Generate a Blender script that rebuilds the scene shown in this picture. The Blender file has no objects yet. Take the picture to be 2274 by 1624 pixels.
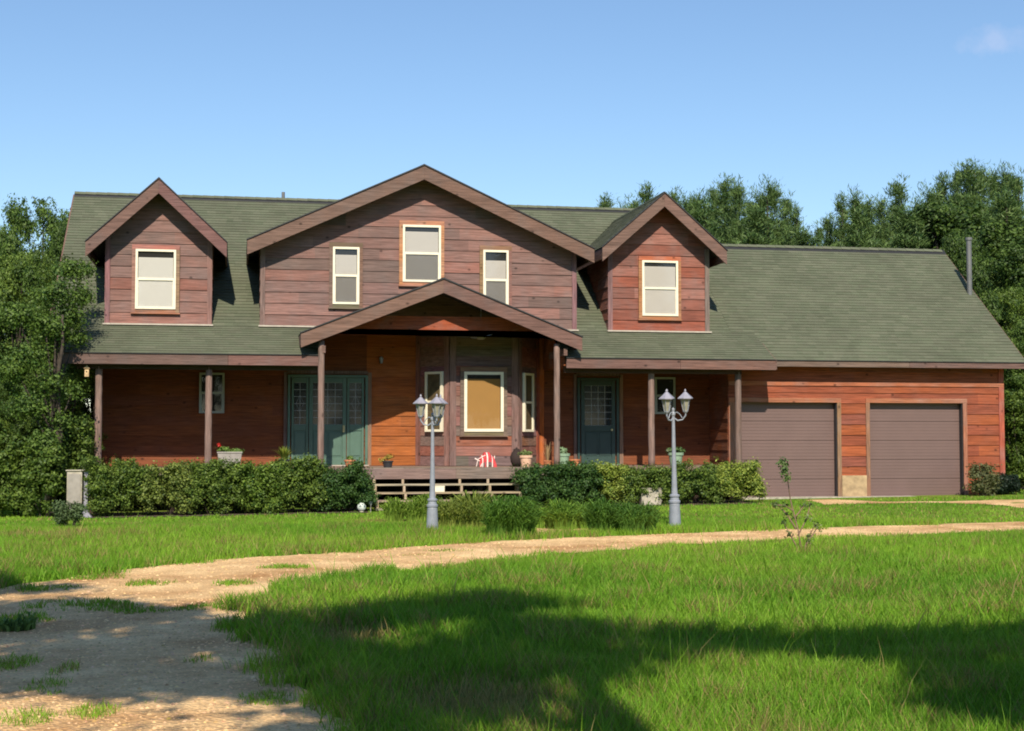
import bpy, bmesh, math, random
import numpy as np
from mathutils import Vector, Matrix

# ------------------------------------------------------------------ camera, world, sun
SC = bpy.context.scene
COL = SC.collection
R = math.radians
YAW, PITCH, DC, EYE, FPX = 10.7, 2.88, 36.24, 1.7, 3246.0
CAM = Vector((0, -DC, EYE))
cam_data = bpy.data.cameras.new("camera")
cam = bpy.data.objects.new("camera", cam_data)
COL.objects.link(cam)
cam.location = CAM
cam.rotation_euler = (R(90 + PITCH), 0, R(-YAW))
cam_data.sensor_fit = 'HORIZONTAL'
cam_data.sensor_width = 36
cam_data.lens = 36 * FPX / 2274
cam_data.clip_end = 3000
SC.camera = cam

SUN_EL, SUN_AZ = 40.3, 8.0      # the light travels towards +Y, turned SUN_AZ to the right
w = bpy.data.worlds.new("World"); SC.world = w; w.use_nodes = True
nt = w.node_tree; nt.nodes.clear()
wo = nt.nodes.new('ShaderNodeOutputWorld'); bg = nt.nodes.new('ShaderNodeBackground')
sky = nt.nodes.new('ShaderNodeTexSky'); sky.sky_type = 'NISHITA'; sky.sun_disc = False
sky.sun_elevation = R(SUN_EL); sky.sun_rotation = R(180 + SUN_AZ)
sky.air_density = 1.15; sky.dust_density = 0.15; sky.ozone_density = 5.0; sky.altitude = 100
bg.inputs['Strength'].default_value = 0.116
nt.links.new(bg.outputs[0], wo.inputs[0])
# one small faint cloud low in the sky to the right, as a patch of direction space
def cdir(u, v):
    return ((Vector(((u - 1137) / FPX, (812 - v) / FPX, -1))).normalized())
def _cam_rot():
    return Matrix.Rotation(R(-YAW), 3, 'Z') @ Matrix.Rotation(R(90 + PITCH), 3, 'X')
CR = _cam_rot()
def ray(u, v):
    return (CR @ Vector(((u - 1137) / FPX, (812 - v) / FPX, -1)))
tc = nt.nodes.new('ShaderNodeTexCoord')
dist = nt.nodes.new('ShaderNodeVectorMath'); dist.operation = 'SUBTRACT'
nt.links.new(tc.outputs['Generated'], dist.inputs[0]); dist.inputs[1].default_value = ray(2215, 85).normalized()
scl = nt.nodes.new('ShaderNodeVectorMath'); scl.operation = 'MULTIPLY'
nt.links.new(dist.outputs[0], scl.inputs[0]); scl.inputs[1].default_value = (1 / .022, 1 / .022, 1 / .010)
ln = nt.nodes.new('ShaderNodeVectorMath'); ln.operation = 'LENGTH'; nt.links.new(scl.outputs[0], ln.inputs[0])
cn = nt.nodes.new('ShaderNodeTexNoise'); cn.inputs['Scale'].default_value = 90; cn.inputs['Detail'].default_value = 5
nt.links.new(tc.outputs['Generated'], cn.inputs['Vector'])
ad = nt.nodes.new('ShaderNodeMath'); ad.operation = 'MULTIPLY_ADD'; nt.links.new(cn.outputs['Fac'], ad.inputs[0])
ad.inputs[1].default_value = 2.2; nt.links.new(ln.outputs['Value'], ad.inputs[2])
mr = nt.nodes.new('ShaderNodeMapRange'); nt.links.new(ad.outputs[0], mr.inputs['Value'])
mr.inputs['From Min'].default_value = 2.2; mr.inputs['From Max'].default_value = 1.1
mr.inputs['To Min'].default_value = 0; mr.inputs['To Max'].default_value = .20
mx = nt.nodes.new('ShaderNodeMix'); mx.data_type = 'RGBA'
nt.links.new(mr.outputs[0], mx.inputs['Factor']); nt.links.new(sky.outputs[0], mx.inputs['A'])
mx.inputs['B'].default_value = (6.2, 5.9, 6.9, 1)
nt.links.new(mx.outputs['Result'], bg.inputs['Color'])

sun_d = bpy.data.lights.new("sun", 'SUN'); sun_d.energy = 5.0; sun_d.angle = R(0.5); sun_d.color = (1, .90, .74)
sun = bpy.data.objects.new("sun", sun_d); COL.objects.link(sun)
ldir = Vector((math.sin(R(SUN_AZ)) * math.cos(R(SUN_EL)), math.cos(R(SUN_AZ)) * math.cos(R(SUN_EL)), -math.sin(R(SUN_EL))))
sun.rotation_euler = ldir.to_track_quat('-Z', 'Y').to_euler()
sun.location = (0, -60, 60)
SC.view_settings.view_transform = 'Standard'; SC.view_settings.look = 'None'
SC.view_settings.exposure = 0.3; SC.view_settings.gamma = 1
SC.render.engine = 'CYCLES'
SC.cycles.filter_width = 1.9
SC.cycles.max_bounces = 6; SC.cycles.transparent_max_bounces = 12
SC.cycles.use_denoising = True

rng = random.Random(7)
npr = np.random.default_rng(11)

# ------------------------------------------------------------------ measuring helpers
def at(u, v, Y):
    """point of the photograph (2274 px wide) on the vertical plane Y = const"""
    d = ray(u, v); t = (Y - CAM.y) / d.y
    return CAM + d * t
def gnd(u, v, z=0.0):
    d = ray(u, v); t = (z - CAM.z) / d.z
    return CAM + d * t
def XZ(u, v, Y):
    p = at(u, v, Y); return p.x, p.z
def ground_z(x, y):
    b = min(1, max(0, (y + 9) / 6.0)); b = b * b * (3 - 2 * b)
    xx = min(24, max(-14, x))
    return b * (0.011 * xx - 0.05)
def ground_z_np(x, y):
    b = np.clip((y + 9) / 6.0, 0, 1); b = b * b * (3 - 2 * b)
    return b * (0.011 * np.clip(x, -14, 24) - 0.05)

# ------------------------------------------------------------------ materials
def mat(name):
    m = bpy.data.materials.new(name); m.use_nodes = True
    n = m.node_tree.nodes; b = n['Principled BSDF']
    return m, m.node_tree, b
def nd(t, kind, **kw):
    x = t.nodes.new(kind)
    for k, v in kw.items(): setattr(x, k, v)
    return x
def simple(name, col, rough=.6, metal=0, noise=0.12, scale=8, bump=0.0, spec=.5):
    m, t, b = mat(name)
    tcn = nd(t, 'ShaderNodeTexCoord'); no = nd(t, 'ShaderNodeTexNoise'); no.inputs['Scale'].default_value = scale; no.inputs['Detail'].default_value = 6
    t.links.new(tcn.outputs['Object'], no.inputs['Vector'])
    mp = nd(t, 'ShaderNodeMapRange'); t.links.new(no.outputs['Fac'], mp.inputs[0])
    mp.inputs['From Min'].default_value = .25; mp.inputs['From Max'].default_value = .75
    mp.inputs['To Min'].default_value = 1 - noise * 1.6; mp.inputs['To Max'].default_value = 1 + noise
    vm = nd(t, 'ShaderNodeVectorMath', operation='SCALE'); vm.inputs[0].default_value = col[:3]
    t.links.new(mp.outputs[0], vm.inputs['Scale']); t.links.new(vm.outputs[0], b.inputs['Base Color'])
    b.inputs['Roughness'].default_value = rough; b.inputs['Metallic'].default_value = metal
    b.inputs['Specular IOR Level'].default_value = spec
    if bump:
        bp = nd(t, 'ShaderNodeBump'); bp.inputs['Strength'].default_value = bump; bp.inputs['Distance'].default_value = .01
        t.links.new(no.outputs['Fac'], bp.inputs['Height']); t.links.new(bp.outputs[0], b.inputs['Normal'])
    return m
def wood(name, stretch, grey=.45):
    """vertex colour times grain stretched along the board"""
    m, t, b = mat(name)
    tcn = nd(t, 'ShaderNodeTexCoord'); mp = nd(t, 'ShaderNodeMapping'); mp.inputs['Scale'].default_value = stretch
    t.links.new(tcn.outputs['Object'], mp.inputs['Vector'])
    n1 = nd(t, 'ShaderNodeTexNoise'); n1.inputs['Scale'].default_value = 1.0; n1.inputs['Detail'].default_value = 9; n1.inputs['Roughness'].default_value = .68
    n1.inputs['Distortion'].default_value = .35
    t.links.new(mp.outputs[0], n1.inputs['Vector'])
    n2 = nd(t, 'ShaderNodeTexNoise'); n2.inputs['Scale'].default_value = 2.3; n2.inputs['Detail'].default_value = 5
    t.links.new(tcn.outputs['Object'], n2.inputs['Vector'])
    at_ = nd(t, 'ShaderNodeAttribute', attribute_name='Col')
    m1 = nd(t, 'ShaderNodeMapRange'); t.links.new(n1.outputs['Fac'], m1.inputs[0])
    m1.inputs['From Min'].default_value = .28; m1.inputs['From Max'].default_value = .72; m1.inputs['To Min'].default_value = .42; m1.inputs['To Max'].default_value = 1.42
    v1 = nd(t, 'ShaderNodeVectorMath', operation='SCALE'); t.links.new(at_.outputs['Color'], v1.inputs[0]); t.links.new(m1.outputs[0], v1.inputs['Scale'])
    # weathered grey patches
    m2 = nd(t, 'ShaderNodeMapRange'); t.links.new(n2.outputs['Fac'], m2.inputs[0])
    m2.inputs['From Min'].default_value = .45; m2.inputs['From Max'].default_value = .75; m2.inputs['To Min'].default_value = 0; m2.inputs['To Max'].default_value = grey
    hs = nd(t, 'ShaderNodeHueSaturation'); hs.inputs['Saturation'].default_value = .45; hs.inputs['Value'].default_value = .8
    t.links.new(v1.outputs[0], hs.inputs['Color'])
    mixn = nd(t, 'ShaderNodeMix', data_type='RGBA'); t.links.new(m2.outputs[0], mixn.inputs['Factor'])
    t.links.new(v1.outputs[0], mixn.inputs['A']); t.links.new(hs.outputs[0], mixn.inputs['B'])
    # knots
    vo = nd(t, 'ShaderNodeTexVoronoi'); vo.inputs['Scale'].default_value = 1.0
    mpk = nd(t, 'ShaderNodeMapping'); mpk.inputs['Scale'].default_value = (2.2, 2.2, 3.0) if stretch[0] < stretch[2] else (3, 3, 2.2)
    t.links.new(tcn.outputs['Object'], mpk.inputs['Vector']); t.links.new(mpk.outputs[0], vo.inputs['Vector'])
    mk = nd(t, 'ShaderNodeMapRange'); t.links.new(vo.outputs['Distance'], mk.inputs[0])
    mk.inputs['From Min'].default_value = .04; mk.inputs['From Max'].default_value = .13; mk.inputs['To Min'].default_value = .35; mk.inputs['To Max'].default_value = 1
    v2 = nd(t, 'ShaderNodeVectorMath', operation='SCALE'); t.links.new(mixn.outputs['Result'], v2.inputs[0]); t.links.new(mk.outputs[0], v2.inputs['Scale'])
    t.links.new(v2.outputs[0], b.inputs['Base Color'])
    b.inputs['Roughness'].default_value = .82; b.inputs['Specular IOR Level'].default_value = .25
    bp = nd(t, 'ShaderNodeBump'); bp.inputs['Strength'].default_value = .55; bp.inputs['Distance'].default_value = .012
    t.links.new(n1.outputs['Fac'], bp.inputs['Height']); t.links.new(bp.outputs[0], b.inputs['Normal'])
    return m
def leafy(name, trans=.25, rough=.55, spec=.3, tint=(1, 1, 1)):
    m, t, b = mat(name)
    at_ = nd(t, 'ShaderNodeAttribute', attribute_name='Col')
    v1 = nd(t, 'ShaderNodeVectorMath', operation='MULTIPLY'); t.links.new(at_.outputs['Color'], v1.inputs[0]); v1.inputs[1].default_value = tint
    t.links.new(v1.outputs[0], b.inputs['Base Color'])
    b.inputs['Roughness'].default_value = rough; b.inputs['Specular IOR Level'].default_value = spec
    tr = nd(t, 'ShaderNodeBsdfTranslucent'); 
    v3 = nd(t, 'ShaderNodeVectorMath', operation='MULTIPLY'); t.links.new(v1.outputs[0], v3.inputs[0]); v3.inputs[1].default_value = (1.3, 1.25, .6)
    t.links.new(v3.outputs[0], tr.inputs['Color'])
    ms = nd(t, 'ShaderNodeMixShader'); ms.inputs[0].default_value = trans
    t.links.new(b.outputs[0], ms.inputs[1]); t.links.new(tr.outputs[0], ms.inputs[2])
    t.links.new(ms.outputs[0], t.nodes['Material Output'].inputs['Surface'])
    return m
def shingle():
    m, t, b = mat('asphalt_shingle')
    at_ = nd(t, 'ShaderNodeAttribute', attribute_name='Col'); tcn = nd(t, 'ShaderNodeTexCoord')
    n1 = nd(t, 'ShaderNodeTexNoise'); n1.inputs['Scale'].default_value = 60; n1.inputs['Detail'].default_value = 3; t.links.new(tcn.outputs['Object'], n1.inputs['Vector'])
    n2 = nd(t, 'ShaderNodeTexNoise'); n2.inputs['Scale'].default_value = .9; n2.inputs['Detail'].default_value = 6; t.links.new(tcn.outputs['Object'], n2.inputs['Vector'])
    a = nd(t, 'ShaderNodeMapRange'); t.links.new(n1.outputs['Fac'], a.inputs[0]); a.inputs['To Min'].default_value = .6; a.inputs['To Max'].default_value = 1.4
    c = nd(t, 'ShaderNodeMapRange'); t.links.new(n2.outputs['Fac'], c.inputs[0]); c.inputs['To Min'].default_value = .75; c.inputs['To Max'].default_value = 1.25
    mu = nd(t, 'ShaderNodeMath', operation='MULTIPLY'); t.links.new(a.outputs[0], mu.inputs[0]); t.links.new(c.outputs[0], mu.inputs[1])
    v = nd(t, 'ShaderNodeVectorMath', operation='SCALE'); t.links.new(at_.outputs['Color'], v.inputs[0]); t.links.new(mu.outputs[0], v.inputs['Scale'])
    t.links.new(v.outputs[0], b.inputs['Base Color']); b.inputs['Roughness'].default_value = .95; b.inputs['Specular IOR Level'].default_value = .1
    bp = nd(t, 'ShaderNodeBump'); bp.inputs['Strength'].default_value = .4; bp.inputs['Distance'].default_value = .006
    t.links.new(n1.outputs['Fac'], bp.inputs['Height']); t.links.new(bp.outputs[0], b.inputs['Normal'])
    return m
def glass(name='window_glass', tint=(.9, .95, .95)):
    m, t, b = mat(name)
    t.nodes.remove(b)
    lw = nd(t, 'ShaderNodeLayerWeight'); fr = nd(t, 'ShaderNodeMath', operation='POWER'); t.links.new(lw.outputs['Facing'], fr.inputs[0]); fr.inputs[1].default_value = 4
    ad_ = nd(t, 'ShaderNodeMath', operation='ADD'); t.links.new(fr.outputs[0], ad_.inputs[0]); ad_.inputs[1].default_value = .05
    tr = nd(t, 'ShaderNodeBsdfTransparent'); tr.inputs[0].default_value = (*tint, 1)
    gl = nd(t, 'ShaderNodeBsdfGlossy'); gl.inputs['Roughness'].default_value = .03
    ms = nd(t, 'ShaderNodeMixShader'); t.links.new(ad_.outputs[0], ms.inputs[0]); t.links.new(tr.outputs[0], ms.inputs[1]); t.links.new(gl.outputs[0], ms.inputs[2])
    t.links.new(ms.outputs[0], t.nodes['Material Output'].inputs['Surface'])
    return m
def screen():
    m, t, b = mat('insect_screen')
    b.inputs['Base Color'].default_value = (.06, .06, .06, 1); b.inputs['Roughness'].default_value = .7
    tr = nd(t, 'ShaderNodeBsdfTransparent'); ms = nd(t, 'ShaderNodeMixShader'); ms.inputs[0].default_value = .24
    t.links.new(tr.outputs[0], ms.inputs[1]); t.links.new(b.outputs[0], ms.inputs[2])
    t.links.new(ms.outputs[0], t.nodes['Material Output'].inputs['Surface'])
    return m
M = {}
M['wood_h'] = wood('rough_cedar_horizontal', (1.6, 8, 34))
M['wood_f'] = wood('fresh_cedar_horizontal', (1.6, 8, 34), .12)
M['wood_v'] = wood('rough_cedar_vertical', (30, 12, 1.8))
M['wood_side'] = wood('rough_cedar_side', (8, 1.6, 34))
M['shingle'] = shingle()
M['dark'] = simple('dark_underside_wood', (.03, .018, .015), .9)
M['cream'] = simple('cream_vinyl_frame', (.78, .72, .56), .45, noise=.05)
M['greyframe'] = simple('grey_green_frame', (.30, .34, .30), .5, noise=.06)
M['glass'] = glass(tint=(.97, .95, .91))
M['screen'] = screen()
M['blind'] = simple('white_blind', (.54, .54, .53), .7, noise=.02)
M['blind2'] = simple('warm_white_blind', (.46, .44, .425), .7, noise=.02)
M['tanblind'] = simple('tan_bamboo_blind', (.33, .175, .04), .7, noise=.04, scale=3)
M['dimblind'] = simple('dim_brown_curtain', (.13, .095, .05), .8, noise=.3)
M['room'] = simple('dark_room', (.015, .015, .016), .9)
M['green'] = simple('green_door_paint', (.075, .140, .105), .5, noise=.10, scale=3)
M['green_dk'] = simple('green_trim_paint', (.025, .055, .048), .5, noise=.1)
M['lead_glass'] = simple('leaded_glass', (.02, .03, .035), .08, noise=.5, scale=22)
M['lead'] = simple('lead_came', (.30, .33, .35), .35, noise=.2)
M['brass'] = simple('dull_brass', (.5, .42, .26), .3, metal=.8)
M['garage_door'] = simple('brown_steel_door', (.150, .094, .085), .6, noise=.05, scale=2.0)
M['ridge_black'] = simple('black_ridge_flashing', (.02, .02, .022), .6)
M['flash'] = simple('pale_flashing', (.45, .40, .33), .5)
M['stucco'] = simple('tan_stucco', (.42, .30, .17), .9, noise=.25, scale=6, bump=.3)
M['pipe'] = simple('grey_pipe', (.16, .16, .16), .5, metal=.3)
M['concrete'] = simple('weathered_concrete', (.40, .36, .29), .9, noise=.3, scale=7, bump=.3)
M['lamp_grey'] = simple('pale_blue_grey_paint', (.25, .27, .315), .5, noise=.12, scale=9)
M['lamp_white'] = simple('white_lamp_roof', (.29, .28, .33), .45, noise=.08, scale=9)
M['frost'] = simple('milky_lamp_glass', (.28, .27, .20), .25, noise=.2, scale=10)
M['terracotta'] = simple('terracotta', (.52, .20, .09), .8, noise=.25, scale=9)
M['pale_terracotta'] = simple('pale_terracotta', (.72, .44, .30), .8, noise=.15, scale=9)
M['planter'] = simple('grey_plastic_planter', (.30, .27, .24), .6, noise=.15)
M['planter_green'] = simple('pale_green_planter', (.25, .36, .24), .6, noise=.15)
M['black_pot'] = simple('black_pot', (.03, .03, .035), .5)
M['soil'] = simple('soil', (.05, .03, .02), 1)
M['leaf'] = leafy('leaf')
M['needle'] = leafy('needle', trans=.12)
M['grass'] = leafy('grass_blade', trans=.30, rough=.6, spec=.15)
M['bark'] = simple('bark', (.055, .042, .032), .95, noise=.4, scale=6, bump=.8)
M['red'] = simple('red_cloth', (.55, .055, .06), .85, noise=.15)
M['white'] = simple('white_trim', (.8, .66, .6), .7, noise=.05)
M['globe'] = simple('white_globe_glass', (.62, .68, .64), .2, noise=.15)
M['stone_tan'] = simple('tan_ornament', (.62, .42, .24), .9, noise=.2)
M['twig'] = simple('pinkish_twig', (.24, .15, .10), .9, noise=.3)
M['birch'] = simple('raw_pale_wood', (.62, .43, .24), .85, noise=.25, scale=12)

# ------------------------------------------------------------------ mesh builder
class MB:
    def __init__(s): s.v = []; s.f = []; s.c = []; s.m = []
    def mark(s): s.m.append((len(s.v), len(s.f)))
    def face(s, pts, col=(1, 1, 1)):
        n = len(s.v); s.v += [tuple(p) for p in pts]; s.f.append(tuple(range(n, n + len(pts)))); s.c.append(col)
    def box(s, x0, x1, y0, y1, z0, z1, col=(1, 1, 1)):
        n = len(s.v)
        s.v += [(x0, y0, z0), (x1, y0, z0), (x1, y1, z0), (x0, y1, z0), (x0, y0, z1), (x1, y0, z1), (x1, y1, z1), (x0, y1, z1)]
        for q in ((0, 3, 2, 1), (4, 5, 6, 7), (0, 1, 5, 4), (1, 2, 6, 5), (2, 3, 7, 6), (3, 0, 4, 7)):
            s.f.append(tuple(n + i for i in q)); s.c.append(col)
    def prism(s, poly, O, U, V, N, d0, d1, col=(1, 1, 1)):
        """poly in (u,v) extruded along N from d0 to d1"""
        P = lambda u, v, d: tuple(Vector(O) + Vector(U) * u + Vector(V) * v + Vector(N) * d)
        a = [P(u, v, d0) for u, v in poly]; b = [P(u, v, d1) for u, v in poly]
        s.face(a[::-1], col); s.face(b, col)
        k = len(poly)
        for i in range(k):
            j = (i + 1) % k
            s.face([a[i], a[j], b[j], b[i]], col)
    def xz(s, poly, y0, y1, col=(1, 1, 1)):
        s.prism(poly, (0, 0, 0), (1, 0, 0), (0, 0, 1), (0, 1, 0), y0, y1, col)
    def tube(s, pts, rad, n=8, col=(1, 1, 1), cap=True):
        pts = [Vector(p) for p in pts]; rings = []
        for i, p in enumerate(pts):
            d = (pts[min(i + 1, len(pts) - 1)] - pts[max(i - 1, 0)]).normalized()
            a = d.orthogonal().normalized() if abs(d.z) < .99 else Vector((1, 0, 0))
            a = (a - d * a.dot(d)).normalized(); b_ = d.cross(a)
            if i and (a.dot(pa) < 0 or True):
                a = (pa - d * pa.dot(d)).normalized(); b_ = d.cross(a)
            pa = a
            r = rad[i] if isinstance(rad, (list, tuple)) else rad
            n0 = len(s.v)
            for k in range(n):
                t = 2 * math.pi * k / n
                s.v.append(tuple(p + (a * math.cos(t) + b_ * math.sin(t)) * r))
            rings.append(n0)
        for i in range(len(rings) - 1):
            for k in range(n):
                k2 = (k + 1) % n
                s.f.append((rings[i] + k, rings[i] + k2, rings[i + 1] + k2, rings[i + 1] + k)); s.c.append(col)
        if cap:
            s.f.append(tuple(rings[0] + k for k in range(n))[::-1]); s.c.append(col)
            s.f.append(tuple(rings[-1] + k for k in range(n))); s.c.append(col)
    def lathe(s, prof, c=(0, 0, 0), n=20, col=(1, 1, 1), rot=0):
        rings = []
        for r, z in prof:
            n0 = len(s.v)
            for k in range(n):
                t = 2 * math.pi * k / n + rot
                s.v.append((c[0] + r * math.cos(t), c[1] + r * math.sin(t), c[2] + z))
            rings.append(n0)
        for i in range(len(rings) - 1):
            for k in range(n):
                k2 = (k + 1) % n
                s.f.append((rings[i] + k, rings[i] + k2, rings[i + 1] + k2, rings[i + 1] + k)); s.c.append(col)
        s.f.append(tuple(rings[0] + k for k in range(n))[::-1]); s.c.append(col)
        s.f.append(tuple(rings[-1] + k for k in range(n))); s.c.append(col)
    def build(s, name, m, parent=None, smooth=False, bevel=0):
        if s.m:                                     # pieces marked apart become objects of their own
            ks = [k for k in ([(0, 0)] + s.m + [(len(s.v), len(s.f))])]; out = None; s.m = []
            for (v0, f0), (v1, f1) in zip(ks, ks[1:]):
                if f1 <= f0: continue
                q = MB(); q.v = s.v[v0:v1]; q.f = [tuple(i - v0 for i in f) for f in s.f[f0:f1]]; q.c = s.c[f0:f1]
                o = q.build(name, m, parent, smooth, bevel); out = out or o
            return out
        off = Vector((0, 0, 0)); p = parent
        while p is not None: off += p.location; p = p.parent
        me = bpy.data.meshes.new(name)
        me.from_pydata([(a - off.x, b - off.y, c - off.z) for a, b, c in s.v], [], s.f)
        ca = me.color_attributes.new('Col', 'FLOAT_COLOR', 'CORNER')
        arr = np.ones((len(me.loops), 4), np.float32)
        ln_ = np.array([len(f) for f in s.f]); arr[:, :3] = np.repeat(np.array(s.c, np.float32), ln_, axis=0)
        ca.data.foreach_set('color', arr.ravel())
        me.materials.append(M[m] if isinstance(m, str) else m)
        if smooth: me.polygons.foreach_set('use_smooth', [True] * len(me.polygons))
        o = bpy.data.objects.new(name, me); COL.objects.link(o)
        if parent is not None: o.parent = parent
        if bevel:
            b = o.modifiers.new('bevel', 'BEVEL'); b.width = bevel; b.segments = 1; b.limit_method = 'ANGLE'
        return o
def tag(o, label=None, cat=None, group=None, kind=None):
    if label: o['label'] = label
    if cat: o['category'] = cat
    if group: o['group'] = group
    if kind: o['kind'] = kind
    return o
def thing(name, label, cat, loc=(0, 0, 0), group=None):
    o = bpy.data.objects.new(name, None); COL.objects.link(o); o.location = loc; o.empty_display_size = .3
    return tag(o, label, cat, group)
def np_mesh(name, verts, faces, cols, m, parent=None, loc=None):
    """verts (n,3), faces (k,q) all of one size, cols (k,3)"""
    me = bpy.data.meshes.new(name); q = faces.shape[1]
    me.vertices.add(len(verts)); me.vertices.foreach_set('co', verts.astype(np.float32).ravel())
    me.loops.add(faces.size); me.loops.foreach_set('vertex_index', faces.astype(np.int32).ravel())
    me.polygons.add(len(faces)); me.polygons.foreach_set('loop_start', np.arange(0, faces.size, q, dtype=np.int32))
    me.update(calc_edges=True)
    ca = me.color_attributes.new('Col', 'FLOAT_COLOR', 'CORNER')
    a = np.ones((faces.size, 4), np.float32); a[:, :3] = np.repeat(cols, q, axis=0)
    ca.data.foreach_set('color', a.ravel())
    me.materials.append(M[m]); o = bpy.data.objects.new(name, me); COL.objects.link(o)
    if parent is not None: o.parent = parent
    if loc is not None: o.location = loc
    return o

# ---- convex clipping and coursed surfaces (siding, shingles)
def clip(poly, a, b, c):
    """keep a*u+b*v<=c"""
    out = []
    for i in range(len(poly)):
        p, q = poly[i], poly[(i + 1) % len(poly)]
        dp, dq = a * p[0] + b * p[1] - c, a * q[0] + b * q[1] - c
        if dp <= 0: out.append(p)
        if (dp < 0 < dq) or (dq < 0 < dp):
            t = dp / (dp - dq); out.append((p[0] + (q[0] - p[0]) * t, p[1] + (q[1] - p[1]) * t))
    return out
def area(p):
    return abs(sum(p[i][0] * p[(i + 1) % len(p)][1] - p[(i + 1) % len(p)][0] * p[i][1] for i in range(len(p)))) / 2 if len(p) > 2 else 0
def courses(mb, poly, O, U, V, N, h, lip, plen, colf, holes=(), gap=0.0, thick0=.003):
    O, U, V, N = Vector(O), Vector(U), Vector(V), Vector(N)
    vs = [p[1] for p in poly]; v = min(vs); vmax = max(vs); k = 0
    while v < vmax - 1e-5:
        v1 = min(v + h, vmax)
        strip = clip(clip(poly, 0, 1, v1), 0, -1, -v)
        if area(strip) > 1e-5:
            us = [p[0] for p in strip]; u = min(us); um = max(us)
            cut = u + rng.uniform(.1, 1) * plen[1]
            while u < um - 1e-5:
                pc = clip(clip(strip, 1, 0, min(cut, um)), -1, 0, -u)
                parts = [pc] if area(pc) > 1e-5 else []
                for (hu0, hu1, hv0, hv1) in holes:
                    nxt = []
                    for q in parts:
                        l = clip(q, 1, 0, hu0); r = clip(q, -1, 0, -hu1)
                        mid = clip(clip(q, -1, 0, -hu0), 1, 0, hu1)
                        lo = clip(mid, 0, 1, hv0); hi = clip(mid, 0, -1, -hv1)
                        nxt += [z for z in (l, r, lo, hi) if area(z) > 1e-5]
                    parts = nxt
                col = colf(k, u)
                j = rng.uniform(-.15, .25) * lip
                for q in parts:
                    def P(p, d=None):
                        t = (p[1] - v) / h
                        dd = (lip + j) * (1 - t) + thick0 if d is None else d
                        return O + U * p[0] + V * p[1] + N * dd
                    mb.face([P(p) for p in q], col)
                    # lower edge and joint edges
                    for i in range(len(q)):
                        a, b = q[i], q[(i + 1) % len(q)]
                        if abs(a[1] - b[1]) < 1e-6 and abs(a[1] - v) < 1e-4 or abs(a[0] - b[0]) < 1e-6:
                            mb.face([P(b), P(a), P(a, -.004), P(b, -.004)], tuple(x * .8 for x in col))
                u = cut; cut = u + rng.uniform(*plen)
        v = v1; k += 1

def lerp(a, b, t): return tuple(x + (y - x) * t for x, y in zip(a, b))
GREYW, MAUVE, PINK, REDW, ORANGE, BROWN = (.150, .100, .086), (.198, .116, .102), (.250, .130, .108), (.26, .070, .040), (.40, .105, .024), (.07, .042, .032)
def pal_upper(k, u):
    r = rng.random()
    c = lerp(MAUVE, PINK, rng.random()) if r < .6 else lerp(GREYW, MAUVE, rng.random()) if r < .9 else lerp(PINK, REDW, rng.random() * .6)
    k_ = rng.uniform(.88, 1.12); return tuple(x * k_ for x in c)
def pal_dormer_r(k, u):
    c = lerp(lerp(MAUVE, PINK, rng.random()), REDW, rng.uniform(.25, .95))
    k_ = rng.uniform(.85, 1.12); return tuple(x * k_ for x in c)
def pal_garage(k, u):
    c = lerp(REDW, ORANGE, rng.random() * .55) if rng.random() < .8 else lerp(MAUVE, REDW, rng.uniform(.4, 1))
    k_ = rng.uniform(.78, 1.0); return tuple(x * k_ for x in c)
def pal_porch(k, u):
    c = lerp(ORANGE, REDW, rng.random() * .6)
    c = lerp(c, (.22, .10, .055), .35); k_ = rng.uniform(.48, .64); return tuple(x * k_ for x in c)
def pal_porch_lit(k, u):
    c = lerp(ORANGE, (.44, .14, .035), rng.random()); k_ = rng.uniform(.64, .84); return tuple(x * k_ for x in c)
def pal_bay(k, u):
    c = lerp(MAUVE, REDW, rng.random() * .7) if rng.random() < .7 else GREYW
    return tuple(x * rng.uniform(.85, 1.2) for x in c)
FASC = (.165, .096, .078)
def pal_shingle(k, u):
    b = rng.uniform(.88, 1.12); t = rng.random()
    b = 1 + (b - 1) * .7; c = lerp((.100, .113, .074), (.114, .120, .083), t)
    return tuple(x * b for x in c)

# ================================================================== THE HOUSE
G0 = (8.0, 1.6, 0.0)
house = thing('log_house', 'large reddish cedar-sided house with green shingle roof, dormers, front porch and two-door garage', 'house', G0)

YW = 2.6          # porch wall
YU = 1.6          # upstairs walls
YR = 1.1          # rakes of the upstairs gables
YG = 1.06         # garage wall
DECK = 0.99
T = 0.78          # main roof pitch
# main roof plane: z = ZM + T*(Y-0.6)
_, zg = XZ(2000, 803, .6)
ZM = zg
def zmain(y): return ZM + T * (y - .6)
_, zp = XZ(1500, 797, 0)
ZP = zp
_, zL = XZ(420, 786, 0); ZP = (zp + zL) / 2
SP = (zmain(YU) - ZP) / YU
X_RL = at(140, 790, 0).x
X_ML = at(166, 430, 6.9).x
X_GR = at(2280, 803, .6).x
X_GW = at(2226, 900, YG).x
X_GL = at(1617, 900, YG).x
YRM = 6.9; YRG = 5.3
X_RR = at(1494, 469, YRM).x
X_PR = at(1722, 800, 0).x
X_PL1 = at(708, 800, 0).x
X_PR0 = at(1257, 800, 0).x
X_WL = at(222, 900, YW).x
print('ZM', ZM, 'ZP', ZP, 'SP', SP, 'X', X_RL, X_PL1, X_PR0, X_PR, X_GL, X_GW, X_GR, X_RR, 'deck', at(1000, 1040, -.3).z, 'ground', at(860, 1137, -1.3).z)

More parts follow.
